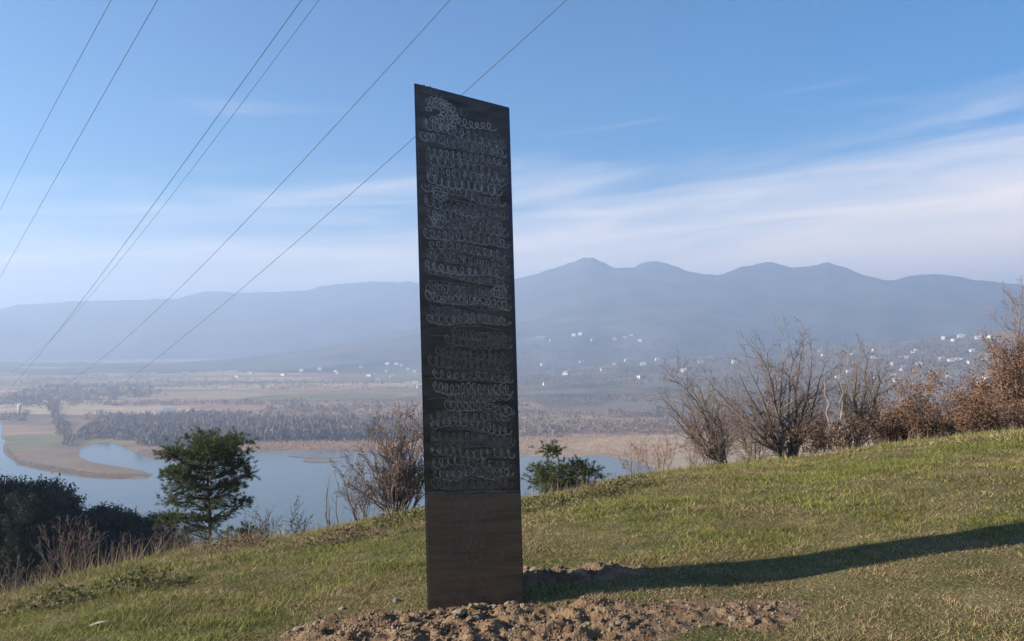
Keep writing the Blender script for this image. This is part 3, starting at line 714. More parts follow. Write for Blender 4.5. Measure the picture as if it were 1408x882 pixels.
bare('bare_shrub', 'smaller brown bare shrub at the foot of the dark wood', (172, 18), [(152, 748), (168, 735), (185, 738), (198, 748)], .013, C2(levels=2), M_bark, M_twig_mid, 37, 'shrub')
bare('bare_shrub', 'low brown shrub on the crest at the wood edge', (28, 15), [(10, 775), (25, 765), (42, 770), (-8, 780)], .011, C2(levels=2), M_bark, M_twig_mid, 38, 'shrub')

def pine(name, label, base, top_py, clumps, rad_, seed, size=1.0):
    """clumps: photo positions and half-widths of the foliage pads"""
    r = random.Random(seed); rr = np.random.RandomState(seed); g0 = ground_at(*base); dp = base[1]
    top = pix(base[0], top_py, dp) - g0; H_ = top.z; out = []; prev = Vector((0, 0, -.2)); ra = rad_; axis = []
    for i in range(1, 13):
        t = i / 12; q = Vector((.05 * math.sin(t * 5) * H_ * .3, .03 * math.sin(t * 7), H_ * t * .97)); rb = rad_ * (1 - .9 * t); out.append((prev[:], q[:], ra, max(.008, rb), 0)); axis.append(q.copy()); prev = q; ra = max(.008, rb)
    twig, tips = [], []
    for (cx_, cy_, hw, hh, n_) in clumps:
        for k in range(n_):
            hw *= 1 if k else .9; dpx = r.uniform(-1, 1) * hw; dpy = r.uniform(-1, 1) * hh * math.sqrt(max(0, 1 - (dpx / hw) ** 2) * .8 + .2)
            c = pix(cx_ + dpx, cy_ + dpy, dp) - g0; c.y = r.uniform(-1, 1) * hw * dp / F * 1.5
            zz = max(.3, c.z - math.hypot(c.x, c.y) * .35); a = min(axis, key=lambda q_: abs(q_.z - zz))
            mid = a.lerp(c, .55) + Vector((0, 0, -.05)) + rvec(r, .04); lr = .012 + .012 * (c - a).length
            twig += [(a[:], mid[:], lr, lr * .6, 1), (mid[:], c[:], lr * .6, .005, 1)]
            for q_ in range(15):
                e_ = c + Vector((r.gauss(0, .19), r.gauss(0, .19), r.gauss(.02, .10))) * size; twig.append((c[:], e_[:], .005, .003, 2)); tips.append((e_, (e_ - c).normalized()))
    t = empty(name, g0)
    obj('trunk', mesh_np('trunk', *tubes(out), smooth=True), M_pinebark, t)
    obj('branches', mesh_np('branches', *tubes(twig)), M_pinebark, t)
    # needles: thin blades radiating from every shoot
    P = np.repeat(np.array([a[:] for a, d in tips]), 26, 0); D = np.repeat(np.array([d[:] for a, d in tips]), 26, 0); n_ = len(P)
    P = P - D * rr.rand(n_, 1) * .12 * size
    d = D * .6 + rr.normal(0, .62, (n_, 3)) + [0, 0, .25]; d /= np.linalg.norm(d, axis=1)[:, None]
    s = np.cross(d, rr.normal(0, 1, (n_, 3))); s /= np.linalg.norm(s, axis=1)[:, None]
    L = (.07 + .05 * rr.rand(n_, 1)) * size; w = .0065 * size
    V = np.stack([P - s * w, P + s * w, P + d * L], 1).reshape(-1, 3); mixv = np.repeat(rr.rand(n_) * .6 + .4 * np.repeat(rr.rand(len(tips)), 26), 3)[:, None]
    obj('foliage', mesh_np('foliage', V, np.arange(len(V)).reshape(-1, 3), np.array((.030, .046, .018)) * (1 - mixv) + np.array((.125, .145, .048)) * mixv), M_leaf, t)
    tag(t, label, 'tree'); return t
pine('pine_tree', 'dark green pine tree with layered branches beside the lake', (288, 28), 600,
     [(286, 606, 32, 8, 22), (316, 611, 26, 7, 17), (256, 624, 24, 9, 18), (290, 624, 34, 8, 22), (318, 628, 20, 6, 9), (322, 640, 14, 5, 6), (338, 652, 9, 4, 4), (308, 648, 20, 5, 7), (244, 652, 14, 12, 14), (270, 645, 26, 8, 15), (262, 670, 24, 9, 15),
      (300, 672, 22, 6, 8), (318, 668, 16, 4, 5), (290, 688, 26, 7, 10), (322, 695, 14, 6, 6), (252, 690, 16, 6, 6), (240, 708, 14, 7, 6), (268, 712, 18, 5, 6), (305, 716, 14, 5, 4), (325, 734, 18, 5, 6), (345, 732, 12, 4, 3), (270, 738, 18, 6, 5), (235, 716, 9, 4, 3)], .085, 50, 1.1)
pine('pine_tree', 'small young pine whose top peeks over the crest right of the monolith', (768, 20), 612,
     [(757, 618, 9, 5, 4), (748, 646, 16, 6, 6), (785, 641, 16, 6, 6), (806, 648, 13, 5, 5), (768, 655, 20, 6, 7), (740, 660, 12, 6, 5), (800, 662, 18, 6, 6), (770, 672, 30, 6, 7)], .04, 51, .9)

# dark wood on the shaded slope below
def wood_tree(seed, evergreen):
    r = random.Random(seed); out = []; H_ = 10.0
    cfg = dict(levels=3, step=.9, kids=2, pk=.6, ang=(.3, .8), ratio=(.36, .55), wob=.12, up=.05, rmin=.011, clear=.2, bare=.1)
    stem_to(r, (0, 0, -.5), (r.uniform(-.5, .5), r.uniform(-.5, .5), H_), .17, cfg, out, .05, 9)
    lo = [s for s in out if s[4] == 0]; hi = [s for s in out if s[4] > 0]
    mk = [('trunk', mesh_np('trunk', *tubes(lo), smooth=True), M_bark), ('crown', mesh_np('crown', *tubes(hi)), M_twig_dark)]
    if evergreen:
        rr = np.random.RandomState(seed); tips = [s[1] for s in hi if s[4] >= 2]; idx = rr.randint(0, len(tips), 8000)
        V, f, c = leaf_quads(rr, [tips[i] for i in idx], .11, (.012, .018, .012), (.034, .042, .024), .3)
        mk.append(('foliage', mesh_np('foliage', V, f, c), M_leaf))
    return mk
WT = [wood_tree(70, False), wood_tree(71, False), wood_tree(72, True), wood_tree(73, True)]
top_t = np.array([(-200, 640), (0, 653), (18, 660), (38, 667), (47, 660), (74, 663), (88, 676), (97, 693), (112, 700), (147, 697), (177, 705), (224, 710), (260, 725)], float)
rw = random.Random(9); made = 0
wl_ = ['bare dark tree in the shaded wood below the slope', 'dark evergreen tree in the shaded wood below the slope']
for k in range(1200):
    if made >= 130: break
    px = rw.uniform(-90, 258); d_ = rw.uniform(44, 92); u = (px - CX) / F
    gz = float(hill(u * d_, d_, False)); front = rw.random()
    py = np.interp(px, top_t[:, 0], top_t[:, 1]) + (rw.uniform(0, 6) if d_ > 62 else rw.uniform(4, 30))
    hgt = pix(px, py, d_).z - gz
    if not 5.5 < hgt < 17: continue
    kind = 0 if rw.random() < .5 else 1
    t = empty('woodland_tree', (u * d_, d_, gz)); t.rotation_euler = (0, 0, rw.uniform(0, 6.28)); mk_ = WT[kind * 2 + rw.randint(0, 1)]; s = hgt / max(v.co.z for v in mk_[1][1].vertices); t.scale = (s * rw.uniform(.85, 1.15), s * rw.uniform(.85, 1.15), s)
    for nm, me, mt in mk_:
        o = bpy.data.objects.new(nm, me); col.objects.link(o); o.parent = t
        if not me.materials: me.materials.append(mt)
    tag(t, wl_[kind], 'tree', 'trees of the shaded wood'); made += 1

# ------------------------------------------------------------------ the monolith
DL, DR = 5.0, 5.15
BL, BR, TL, TR = (np.array(pix(a, c, d)) for a, c, d in ((588, 843, DL), (721, 828, DR), (569, 114, DL), (701, 148, DR)))
lean = (TL - BL) / (TL - BL)[2]
BL = BL - lean * .45; BR = BR - lean * .45
nrm = np.cross(BR - BL, TL - BL); nrm /= np.linalg.norm(nrm)
if nrm[1] > 0: nrm = -nrm
back_off = -nrm * .52
base_m = np.array([(BL[0] + BR[0]) / 2, (BL[1] + BR[1]) / 2 + .17, -1.62])
mono = empty('monolith', base_m)
def face(s, t, out=0.0):          # s across 0..1, t up 0..1
    p_ = (BL * (1 - s) + BR * s) * (1 - t) + (TL * (1 - s) + TR * s) * t
    return p_ + nrm * out
def prism(name, corners_b, corners_t, mat_, bev=.004):
    bm = bmesh.new(); vb = [bm.verts.new(c - base_m) for c in corners_b]; vt = [bm.verts.new(c - base_m) for c in corners_t]; k = len(vb)
    bm.faces.new(vb[::-1]); bm.faces.new(vt)
    for i in range(k): bm.faces.new((vb[i], vb[(i + 1) % k], vt[(i + 1) % k], vt[i]))
    bmesh.ops.recalc_face_normals(bm, faces=bm.faces[:])
    bmesh.ops.bevel(bm, geom=bm.edges[:], offset=bev, segments=2, affect='EDGES')
    me = bpy.data.meshes.new(name); bm.to_mesh(me); bm.free()
    return obj(name, me, mat_, mono)
def mat_steel(name, lo, hi, rough, sc=(3, 3, 14), bump=.12):
    m, n, l, b = new_mat(name)
    t = N(n, 'ShaderNodeTexCoord'); mp = N(n, 'ShaderNodeMapping'); mp.inputs['Scale'].default_value = sc; l.new(t.outputs['Object'], mp.inputs[0])
    nz = N(n, 'ShaderNodeTexNoise'); nz.inputs['Scale'].default_value = 1.6; nz.inputs['Detail'].default_value = 9; nz.inputs['Roughness'].default_value = .66; l.new(mp.outputs[0], nz.inputs['Vector'])
    r = N(n, 'ShaderNodeValToRGB'); r.color_ramp.elements[0].position = .32; r.color_ramp.elements[1].position = .70
    r.color_ramp.elements[0].color = (*lo, 1); r.color_ramp.elements[1].color = (*hi, 1); l.new(nz.outputs['Fac'], r.inputs[0]); l.new(r.outputs[0], b.inputs['Base Color'])
    b.inputs['Metallic'].default_value = .75
    rr_ = N(n, 'ShaderNodeMapRange'); rr_.inputs[3].default_value = rough + .12; rr_.inputs[4].default_value = rough - .12; l.new(nz.outputs['Fac'], rr_.inputs[0]); l.new(rr_.outputs[0], b.inputs['Roughness'])
    n2 = N(n, 'ShaderNodeTexNoise'); n2.inputs['Scale'].default_value = 60; n2.inputs['Detail'].default_value = 4; l.new(mp.outputs[0], n2.inputs['Vector'])
    bp = N(n, 'ShaderNodeBump'); bp.inputs['Strength'].default_value = bump; bp.inputs['Distance'].default_value = .004; l.new(n2.outputs['Fac'], bp.inputs['Height']); l.new(bp.outputs[0], b.inputs['Normal'])
    return m
M_steel = mat_steel('dark_sheet_steel', (.046, .041, .040), (.12, .106, .10), .38)
M_steel_low = mat_steel('brown_sheet_steel', (.11, .085, .068), (.21, .165, .135), .48, (2, 2, 16))
M_edge = mat_steel('edge_steel', (.035, .045, .07), (.07, .085, .12), .35)
M_mark = mat_plain('ground_metal', (.33, .32, .32), .5, metal=.8, var=.3, scale=30)
M_mark_dim = mat_plain('dull_ground_metal', (.165, .153, .146), .5, metal=.8, var=.3, scale=30)
M_weld = mat_plain('weld', (.17, .16, .155), .45, metal=.8, var=.7, scale=6)
cb = [BL, BR, (BL + BR) / 2 + back_off]; ct = [TL, TR, (TL + TR) / 2 + back_off]
prism('shell', cb, ct, M_edge)
ts = (np.array(pix(586, 678, DL))[2] - BL[2]) / (TL[2] - BL[2])      # height of the seam
def panel(name, s0, s1, t0, t1, mat_, out=.004):
    prism(name, [face(s0, t0, -.01), face(s1, t0, -.01), face(s1, t0, out), face(s0, t0, out)], [face(s0, t1, -.01), face(s1, t1, -.01), face(s1, t1, out), face(s0, t1, out)], mat_, .0015)
panel('upper_panel', .022, .955, ts + .0012, .9975, M_steel)
lp = panel('lower_panel', .012, .985, .005, ts - .0012, M_steel_low, .007)
# weld seam: a lumpy bead between the sheets
sv, sf = [], []
ks = 60
for i in range(ks + 1):
    s = .01 + .97 * i / ks; j = .0009 * rs.randn() + (0.0016 * s)
    for (dt, o_) in ((-.0022, .004), (0, .0105 + .003 * rs.rand()), (.0018, .004)): sv.append(face(s, ts + dt + j, o_) - base_m)
for i in range(ks):
    for q_ in range(2): a = i * 3 + q_; sf.append((a, a + 3, a + 4, a + 1))
obj('weld_seam', mesh_np('weld_seam', np.array(sv), np.array(sf)), M_weld, mono)
# grinding marks: rows of coiled loops scoured into the sheet
wid_m = float(np.linalg.norm(BR - BL)); hgt_m = float(TL[2] - BL[2])
rV, rF, rM = [], [], []
def ribbon(sx, tz, w, mi, lift):
    Q = np.array([face(min(max(a / wid_m, .03), .945), b_ / hgt_m, lift) for a, b_ in zip(sx, tz)])
    T = np.gradient(Q, axis=0); S = np.cross(T, nrm); S /= np.linalg.norm(S, axis=1)[:, None] + 1e-9
    b0 = sum(len(v) for v in rV); k = len(Q); ww = (w * (.75 + .5 * rs.rand(k)))[:, None] * .5
    rV.append(np.stack([Q - S * ww, Q + S * ww], 1).reshape(-1, 3) - base_m)
    i = b0 + np.arange(k - 1) * 2; rF.append(np.stack([i, i + 2, i + 3, i + 1], -1)); rM.extend([mi] * (k - 1))
def coil(x0, x1, z, rx, rz, pitch, w, mi, lift, slope=0.0):
    n_ = max(1, int((x1 - x0) / pitch)); t = np.linspace(0, 2 * math.pi * n_, n_ * 18)
    jx = 1 + .35 * (vnoise(t * .16, t * 0 + z * 50, 5) - .5) * 2; jz = (vnoise(t * .05, t * 0 + z * 70, 6) - .5) * .05
    env = .75 + .5 * vnoise(t * .12, t * 0 + z * 31, 7)
    ribbon(x0 + pitch * t / (2 * math.pi) + rx * np.cos(t) * jx, z + jz + rz * np.sin(t) * env + slope * t / t[-1], w, mi, lift)
row_py = 176.0; li = 0
while row_py < 672:
    zc_ = (np.array(pix(640, row_py, 5.07))[2] - BL[2])
    fade = (row_py < 420) or rs.rand() < .45  # upper rows always get the brighter metal, painting in the sky's reflection
    x0 = wid_m * (rs.uniform(.05, .11)); x1 = wid_m * rs.uniform(.94, .97)
    if 440 < row_py < 560 and rs.rand() < .6: x0 = wid_m * rs.uniform(.12, .35)
    sl = rs.uniform(-.012, .02)
    for pas in range(3):
        coil(x0 + rs.uniform(0, .02) + (rs.uniform(0, .3) if pas == 2 else 0), x1 - rs.uniform(0, .03), zc_ + rs.uniform(-.008, .008), rs.uniform(.014, .021), rs.uniform(.020, .029), rs.uniform(.032, .046), rs.uniform(.0045, .0075), 0 if (fade and pas == 0) else 1, .0050 + .0004 * li, sl)
        li = (li + 1) % 8
    for _k in range(2):      # a long sweeping stroke below the row
        t = np.linspace(0, 1, 40); a0 = wid_m * rs.uniform(.05, .4); a1 = a0 + wid_m * rs.uniform(.3, .55)
        ribbon(a0 + (a1 - a0) * t, zc_ - .036 + .012 * np.sin(t * rs.uniform(2, 5)) + sl * t, .005, 1, .0052 + .0004 * li)
    row_py += rs.uniform(12.5, 16.0)
def coil_arc(a, c, R_, t0, t1, rl, n_, w, mi):      # small loops run along an arc
    global li
    q_ = np.array(pix(a, c, 5.02)); sx = q_[0] - BL[0] - lean[0] * (q_[2] - BL[2]); t = np.linspace(0, 1, n_ * 18); ph = t0 + (t1 - t0) * t; lo = t * n_ * 2 * math.pi
    ribbon(sx + R_ * np.cos(ph) + rl * np.cos(lo), q_[2] - BL[2] + R_ * .85 * np.sin(ph) + rl * np.sin(lo), w, mi, .0056 + .0004 * li); li = (li + 1) % 8
for (a, c, R_, t0, t1, n_) in ((602, 146, .075, 2.6, -2.2, 11), (600, 148, .045, 3.4, -1.6, 7), (606, 150, .095, 1.9, -1.9, 12), (606, 262, .03, 2, 7, 5), (690, 388, .03, 0, 5, 6), (604, 300, .03, 1, 5, 5)):
    coil_arc(a, c, R_, t0, t1, .017, n_, .005, 0)
for zz, x_a, x_b in ((128, .05, .20), (141, .16, .34), (156, .22, .50), (168, .20, .55)):
    coil(x_a, x_b, np.array(pix(640, zz, 5.07))[2] - BL[2], .018, .022, .038, .005, rs.randint(0, 2), .0060)
for k in range(26):     # faint vertical and cross scratches on both sheets
    t = np.linspace(0, 1, 16); a0 = wid_m * rs.uniform(.08, .9); zb = rs.uniform(.5, 2.9); ribbon(a0 + .12 * t * rs.uniform(-1, 1), zb + .10 * t * rs.uniform(-1, 1) + .01 * np.sin(5 * t), .0035, 1, .0082)
for k in range(13):     # the plain bottom sheet carries only very faint rows
    coil(wid_m * rs.uniform(.06, .3), wid_m * rs.uniform(.6, .95), .50 + k * .053 + rs.uniform(-.01, .01), .016, .020, rs.uniform(.035, .05), .005, 2, .0084 + .0003 * (k % 3), rs.uniform(-.01, .01))
for k in range(9):
    t = np.linspace(0, 1, 20); a0 = wid_m * rs.uniform(.05, .5); zb = rs.uniform(.52, 1.12); ribbon(a0 + wid_m * rs.uniform(.15, .4) * t, zb + .02 * t * rs.uniform(-1, 1) + .006 * np.sin(5 * t), .004, 1, .0086)
gm = obj('grinding_marks', mesh_np('grinding_marks', np.concatenate(rV), np.concatenate(rF), mat_idx=rM), [M_mark, M_mark_dim, mat_plain('faint_ground_metal', (.19, .155, .13), .5, metal=.75, var=.3, scale=30)], mono)
gm['kind'] = 'stuff'; gm['label'] = 'rows of coiled grinding loops scoured into the upper sheet'
tag(mono, 'tall dark metal monolith covered in rows of coiled grinding marks', 'monolith')

# ------------------------------------------------------------------ dug earth round its foot
def soil_mask(x, y):
    a = np.exp(-(((x + .10) / 1.10) ** 2 + ((y - 4.66 - .10 * x) / .46) ** 2) ** 1.3)
    b_ = .95 * np.exp(-(((x + .85) / .42) ** 2 + ((y - 4.85) / .30) ** 2) ** 1.2)
    c = .95 * np.exp(-(((x - .30) / .60) ** 2 + ((y - 5.78) / .26) ** 2) ** 1.3)
    d = .50 * np.exp(-(((x - 1.15) / .75) ** 2 + ((y - 4.85) / .38) ** 2) ** 1.2)
    return np.clip(np.maximum(np.maximum(a, b_), np.maximum(c, d)) * (.30 + 1.30 * fbm(x * 4.2, y * 4.2, 55, 4)), 0, 1.1)
def soil_z(x, y):
    k = soil_mask(x, y)
    lump = fbm(x * 9, y * 9, 61, 4) - .5
    hollow = .05 * np.exp(-(((x - .35) / .30) ** 2 + ((y - 5.30) / .14) ** 2))
    return hill(x, y) - .030 + .030 * sstep(.18, .34, k) + sstep(.2, .75, k) * (.035 + .13 * lump) + .03 * (fbm(x * 22, y * 22, 66, 3) - .5) * sstep(.25, .6, k) - hollow
gx, gy = np.meshgrid(np.arange(-1.75, 2.15, .014), np.arange(4.05, 6.15, .014), indexing='ij')
sv = np.stack([gx, gy, soil_z(gx, gy)], -1).reshape(-1, 3); nx, ny = gx.shape
i = np.arange(nx - 1)[:, None] * ny + np.arange(ny - 1)[None]; sf = np.stack([i, i + ny, i + ny + 1, i + 1], -1).reshape(-1, 4)
kf = soil_mask(sv[sf].mean(1)[:, 0], sv[sf].mean(1)[:, 1]) > .12; sf = sf[kf]
m, n, l, b = new_mat('dug_earth')
g = N(n, 'ShaderNodeNewGeometry'); nz = N(n, 'ShaderNodeTexNoise'); nz.inputs['Scale'].default_value = 9; nz.inputs['Detail'].default_value = 9; nz.inputs['Roughness'].default_value = .7; l.new(g.outputs['Position'], nz.inputs[0])
r = N(n, 'ShaderNodeValToRGB'); e = r.color_ramp.elements; e[0].position = .34; e[0].color = (.085, .050, .028, 1); e[1].position = .72; e[1].color = (.29, .205, .125, 1)
q_ = e.new(.5); q_.color = (.185, .118, .067, 1)
l.new(nz.outputs['Fac'], r.inputs[0]); l.new(r.outputs[0], b.inputs['Base Color']); b.inputs['Roughness'].default_value = .95; b.inputs['Specular IOR Level'].default_value = .1
n2 = N(n, 'ShaderNodeTexNoise'); n2.inputs['Scale'].default_value = 60; n2.inputs['Detail'].default_value = 6; l.new(g.outputs['Position'], n2.inputs[0])
bp = N(n, 'ShaderNodeBump'); bp.inputs['Strength'].default_value = .8; bp.inputs['Distance'].default_value = .02; l.new(n2.outputs['Fac'], bp.inputs['Height']); l.new(bp.outputs[0], b.inputs['Normal'])
M_soil = m
o = tag(obj('dug_earth', mesh_np('dug_earth', sv, sf), M_soil), kind='structure'); o['label'] = 'freshly dug brown earth around the monolith foot'
M_clod = [mat_plain('clod_a', (.22, .148, .09), .95, var=.4, scale=14, bump=.6, spec=.1), mat_plain('clod_b', (.32, .25, .17), .95, var=.35, scale=14, bump=.6, spec=.1), mat_plain('clod_c', (.17, .105, .062), .95, var=.4, scale=14, bump=.6, spec=.1)]
CL = []
for k in range(12):
    bm = bmesh.new(); bmesh.ops.create_icosphere(bm, subdivisions=2, radius=1)
    sx, sy, sz = rs.uniform(.8, 1.25), rs.uniform(.7, 1.1), rs.uniform(.5, .8)
    for v in bm.verts:
        cc = v.co; f_ = 1 + 1.05 * (float(fbm(cc.x * 2.1 + cc.z * 1.7 + k * 9, cc.y * 2.1 - cc.z * 1.3, 90 + k, 3)) - .5)
        v.co = Vector((cc.x * sx * f_, cc.y * sy * f_, cc.z * sz * f_))
    bmesh.ops.triangulate(bm, faces=bm.faces[:]); me = bpy.data.meshes.new('earth_clod'); bm.to_mesh(me); bm.free(); me.materials.append(M_clod[k % 3]); CL.append(me)
placed = 0; rc_ = random.Random(21)
zA = 'clod of dug earth lying in the loose soil around the monolith foot'
def behind_face(x, y, mg=.03):        # inside the monolith footprint
    P_ = [(BL + lean * .45)[:2], (BR + lean * .45)[:2], ((BL + BR) / 2 + back_off + lean * .45)[:2]]; ins = True
    for a, c in ((0, 1), (1, 2), (2, 0)):
        ex, ey = P_[c] - P_[a]; cr = (ex * (y - P_[a][1]) - ey * (x - P_[a][0])) / math.hypot(ex, ey)
        if cr < -mg: ins = False
    return ins
def clod(x, y, s, me=None):
    o = bpy.data.objects.new('earth_clod', me or rc_.choice(CL)); col.objects.link(o)
    o.location = (x, y, float(max(soil_z(np.float64(x), np.float64(y)), hill(x, y))) + s * .22)
    o.rotation_euler = (rc_.uniform(-.5, .5), rc_.uniform(-.5, .5), rc_.uniform(0, 6.28)); o.scale = (s, s * rc_.uniform(.8, 1.1), s)
    mn = o.data.materials[0].name; w_ = {'clod_a': 'brown clod', 'clod_b': 'pale dry clod', 'clod_c': 'dark moist clod'}[mn]
    big = 'large ' if s > .026 else ('small ' if s < .014 else '')
    tag(o, big + w_ + (' of dug earth in the spill left of the monolith' if x < -.6 else ' of dug earth right of the monolith foot' if x > .3 else ' of dug earth at the monolith foot'), 'clod', 'clods of dug earth')
while placed < 230:
    x, y = rc_.uniform(-1.4, 1.7), rc_.uniform(4.25, 5.9); k = float(soil_mask(np.float64(x), np.float64(y)))
    s = .008 + .022 * rc_.random() ** 2.2
    if k < .28 or rc_.random() > k or behind_face(x, y, s + .02): continue
    clod(x, y, s); placed += 1
# a row of larger lumps along the foot of the face and in the left-hand spill
for k in range(16):
    s_ = (k + rc_.random()) / 16; q_ = face(s_, .0) + lean * .45; clod(q_[0] + nrm[0] * .06, q_[1] - rc_.uniform(.05, .12), rc_.uniform(.014, .030))
for a, c, s in ((455, 855, .075), (490, 862, .06), (520, 845, .05), (545, 828, .045), (500, 830, .04), (640, 868, .05), (655, 862, .04), (560, 866, .045), (765, 832, .035), (780, 830, .03), (470, 838, .035), (600, 870, .045)):
    u, v = ray(a, c); d_ = 4.7
    for _ in range(12): d_ = float(hill(u * d_, d_)) / v
    clod(u * d_, d_, s * .62)

# small crumbs, too many to count
nC = 9000; cx_, cy_ = rs.uniform(-1.6, 2.0, nC), rs.uniform(4.1, 6.1, nC); kk_ = soil_mask(cx_, cy_); keep = (kk_ > .3) & (rs.rand(nC) < kk_ * 1.1)
keep &= ~np.array([behind_face(a, c, .02) for a, c in zip(cx_, cy_)])
cx_, cy_ = cx_[keep], cy_[keep]; nC = len(cx_); cs_ = .004 + .008 * rs.rand(nC) ** 2
octv = np.array([(1, 0, 0), (-1, 0, 0), (0, 1, 0), (0, -1, 0), (0, 0, 1), (0, 0, -1)], float); octf = np.array([(0, 2, 4), (2, 1, 4), (1, 3, 4), (3, 0, 4), (2, 0, 5), (1, 2, 5), (3, 1, 5), (0, 3, 5)])
cz_ = np.maximum(soil_z(cx_, cy_), hill(cx_, cy_)) + cs_ * .4
V = (np.stack([cx_, cy_, cz_], -1)[:, None] + octv[None] * cs_[:, None, None] * (.6 + .8 * rs.rand(nC, 6, 1))).reshape(-1, 3)
f = (np.arange(nC)[:, None, None] * 6 + octf[None]).reshape(-1, 3); mixv = np.repeat(rs.rand(nC), 6)[:, None]
tag(obj('earth_crumbs', mesh_np('earth_crumbs', V, f, np.array((.12, .078, .05)) * (1 - mixv) + np.array((.26, .19, .125)) * mixv), mat_tint('crumbs', .95, .1)), 'fine crumbs of soil scattered around the monolith foot', 'soil', kind='stuff')

# ------------------------------------------------------------------ turf
def blades(n_, r0, r1, h0, h1, w0, w1, seed, power=1.0, thmax=44):
    r = np.random.RandomState(seed)
    rr_ = np.sqrt(r.rand(n_) ** power * (r1 * r1 - r0 * r0) + r0 * r0); th_ = np.radians(r.uniform(-thmax, thmax, n_))
    x, y = rr_ * np.sin(th_), rr_ * np.cos(th_)
    k = soil_mask(x, y); ok = r.rand(n_) > sstep(.15, .52, k + .5 * (fbm(x * 6, y * 6, 77, 2) - .5)) * .975
    k2 = np.exp(-(((x - 4.15) / .55) ** 2 + ((y - 8.9) / .30) ** 2)); ok &= r.rand(n_) > .8 * k2
    cl = .45 * fbm(x * 2.0, y * 2.0, 101, 2) + .55 * fbm(x * 8.0, y * 8.0, 103, 2); ok &= r.rand(n_) < .15 + 1.5 * (cl - .15)
    x, y, rr_ = x[ok], y[ok], rr_[ok]; n_ = len(x); cl = cl[ok]
    th_ = np.degrees(np.arctan2(x, y)); rcr = np.interp(th_, _g, R_t)
    edge = np.exp(-((rr_ - rcr) / (rcr * .22)) ** 2)
    dry = 2.1 * (fbm(x * .9, y * .9, 111, 4) - .38) + 1.3 * (fbm(x * 4.2, y * 4.2, 117, 3) - .5) + .95 * sstep(6.3, 4.9, y - .12 * x) * sstep(-.6, .9, x) + .22 * edge + .25 * (r.rand(n_) - .5) + .55 * sstep(.02, .3, soil_mask(x, y))
    dry += .35 * sstep(.55, .75, fbm(x * 2.2, y * 2.2, 131, 3))
    dry = np.clip(dry, 0, 1)
    h = (h0 + (h1 - h0) * r.rand(n_)) * (.25 + 1.9 * cl ** 1.5) * (1 + .6 * edge * cl) * (1 - .35 * dry)
    w = w0 + (w1 - w0) * r.rand(n_)
    a = r.rand(n_) * 2 * np.pi; la = r.rand(n_) * 2 * np.pi; ln = h * (.4 + 1.3 * r.rand(n_))
    z = hill(x, y) - .006
    A = np.stack([x - np.cos(a) * w, y - np.sin(a) * w, z], -1); B_ = np.stack([x + np.cos(a) * w, y + np.sin(a) * w, z], -1)
    Cc = np.stack([x + np.cos(la) * ln, y + np.sin(la) * ln, z + h], -1)
    V = np.stack([A, B_, Cc], 1).reshape(-1, 3)
    gcol = np.array((.130, .146, .026)) * (1 - r.rand(n_, 1) * .5) + np.array((.36, .315, .105)) * r.rand(n_, 1) ** 1.5 * .7
    straw = np.array((.40, .285, .15)) * (.35 + .80 * r.rand(n_, 1))
    pick = (r.rand(n_) < dry * .85 + .06)[:, None]
    c = np.where(pick, straw, gcol) * (.62 + .76 * fbm(x * 3.1, y * 3.1, 151, 3))[:, None]
    return V, np.repeat(c, 3, 0)
parts = [blades(330000, 3.6, 8.0, .014, .044, .0020, .0042, 201), blades(330000, 8.0, 14.5, .022, .058, .0032, .0062, 202), blades(200000, 14.5, 27, .04, .09, .006, .012, 203)]
V = np.concatenate([p_[0] for p_ in parts]); C = np.concatenate([p_[1] for p_ in parts])
tag(obj('turf', mesh_np('turf', V, np.arange(len(V)).reshape(-1, 3), C), M_grass), 'short patchy winter grass covering the hilltop', 'grass', kind='stuff')
# taller dry stalks along the brow
nS = 16000; th_ = np.radians(rs.uniform(-42, 42, nS)); rcr = np.interp(np.degrees(th_), _g, R_t); rr_ = rcr * rs.uniform(.92, 1.9, nS)
x, y = rr_ * np.sin(th_), rr_ * np.cos(th_); cl = fbm(x * .7, y * .7, 141, 4); ok = (rs.rand(nS) < sstep(.40, .62, cl) + .12) & ((rr_ > rcr * 1.05) | (rs.rand(nS) < .3))
x, y, cl = x[ok], y[ok], cl[ok]; nS = len(x); h = (.08 + .30 * rs.rand(nS) ** 2) * (.6 + .8 * cl); a = rs.rand(nS) * 6.28; w = .006; z = hill(x, y)
lx, ly = rs.normal(0, .3, (2, nS)) * h
V = np.stack([np.stack([x - np.cos(a) * w, y - np.sin(a) * w, z], -1), np.stack([x + np.cos(a) * w, y + np.sin(a) * w, z], -1), np.stack([x + lx, y + ly, z + h], -1)], 1).reshape(-1, 3)
mixv = np.repeat(rs.rand(nS), 3)[:, None]
tag(obj('dry_stalks', mesh_np('dry_stalks', V, np.arange(len(V)).reshape(-1, 3), np.array((.15, .105, .062)) * (1 - mixv) + np.array((.34, .26, .15)) * mixv), M_grass), 'tall dry straw-coloured stalks along the brow of the hill', 'dry grass', kind='stuff')

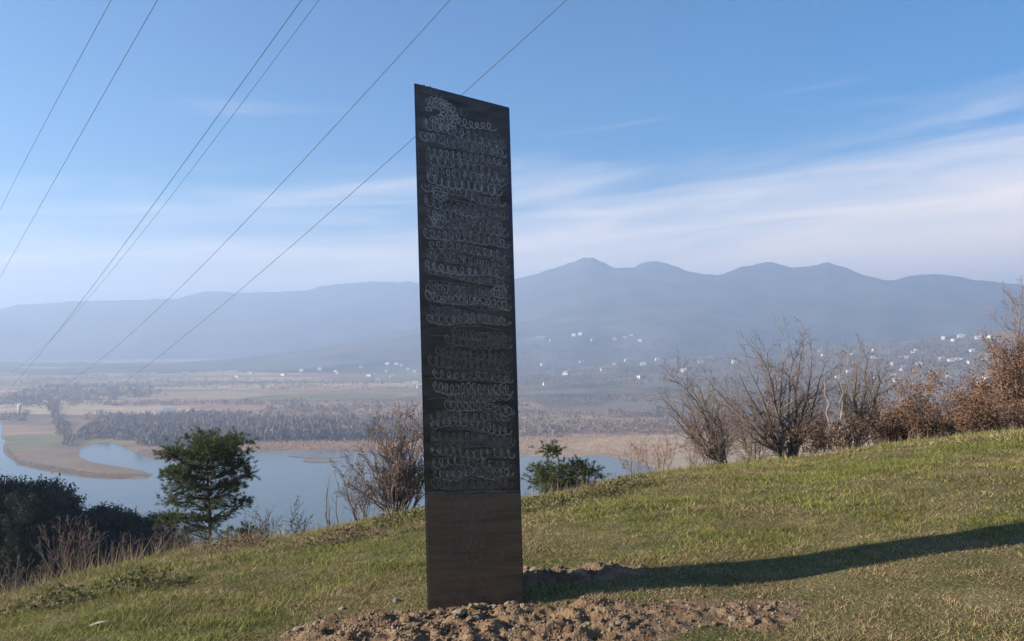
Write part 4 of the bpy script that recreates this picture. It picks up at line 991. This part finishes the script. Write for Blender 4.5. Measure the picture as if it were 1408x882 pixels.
# leafy weed clumps in the turf near the brow
def weed(px, py, w, label, seed, dry=False):
    r = np.random.RandomState(seed); u, v = ray(px, py); ds = np.linspace(5, 24, 500); zz = hill(u * ds, ds); i = np.argmax(zz >= v * ds); d_ = ds[i] if (zz >= v * ds).any() else 13
    p0 = Vector((u * d_, d_, float(hill(u * d_, d_)))); n_ = int(520 * w / .4)
    x, y = r.normal(0, w * .5, n_), r.normal(0, w * .4, n_); hh = .13 * np.exp(-(x ** 2 + y ** 2) / (w * w)) * (.3 + .9 * r.rand(n_))
    gz = hill(x + p0.x, y + p0.y) - p0.z
    c0, c1 = (((.11, .075, .04), (.24, .175, .095)) if dry else ((.060, .062, .020), (.20, .175, .065)))
    V, f, c = leaf_quads(r, np.stack([x, y, gz + hh], -1), .017, c0, c1, .01)
    t = empty('weed_clump', p0)
    obj('leaves', mesh_np('leaves', V, f, c), M_leaf, t)
    sg = [((a * .8, b_ * .8, g_), (a, b_, g_ + h_), .003, .002) for a, b_, g_, h_ in list(zip(x, y, gz, hh))[:60]]
    tag(obj('stems', mesh_np('stems', *tubes(sg)), M_twig, t), kind='stuff')
    tag(t, label, 'weed')
weed(745, 700, .5, 'leafy green weed clump touching the right edge of the monolith', 301)
weed(815, 684, .45, 'low green weed clump in front of the young pine', 302)
weed(858, 672, .5, 'green weed clump on the brow just right of the young pine', 303)
weed(545, 722, .5, 'green weed clump at the foot of the dense bare shrub', 304)
weed(470, 745, .45, 'brownish weed clump below the grey thicket', 305, True)
weed(330, 752, .45, 'brown weed clump at the foot of the big pine', 306, True)
weed(185, 812, .4, 'dark green weed clump on the slope below the shaded wood', 307)
weed(70, 835, .35, 'green weed clump low on the left slope', 308)
# a pale fallen leaf lying in the grass
u, v = ray(122, 868); d_ = 5.0
for _ in range(15): d_ = float(hill(u * d_, d_)) / v
bm = bmesh.new(); out_ = [(0, 0, 0), (.02, .015, .006), (.05, .02, .012), (.085, .012, .008), (.11, 0, .016), (.085, -.014, .010), (.05, -.022, .014), (.02, -.014, .006)]
lo_ = [bm.verts.new(p_) for p_ in out_]; hi_ = [bm.verts.new((p_[0], p_[1], p_[2] + .002)) for p_ in out_]
bm.faces.new(lo_[::-1]); bm.faces.new(hi_)
for i in range(8): bm.faces.new((lo_[i], lo_[(i + 1) % 8], hi_[(i + 1) % 8], hi_[i]))
me = bpy.data.meshes.new('fallen_leaf'); bm.to_mesh(me); bm.free()
o = tag(obj('fallen_leaf', me, mat_plain('pale_leaf', (.26, .25, .17), .8, var=.15, scale=30), loc=(u * d_, d_, float(hill(u * d_, d_)) + .03)), 'pale fallen leaf lying in the grass on the left slope', 'leaf')
o.rotation_euler = (.1, -.1, .25); o.scale = (1.0,) * 3
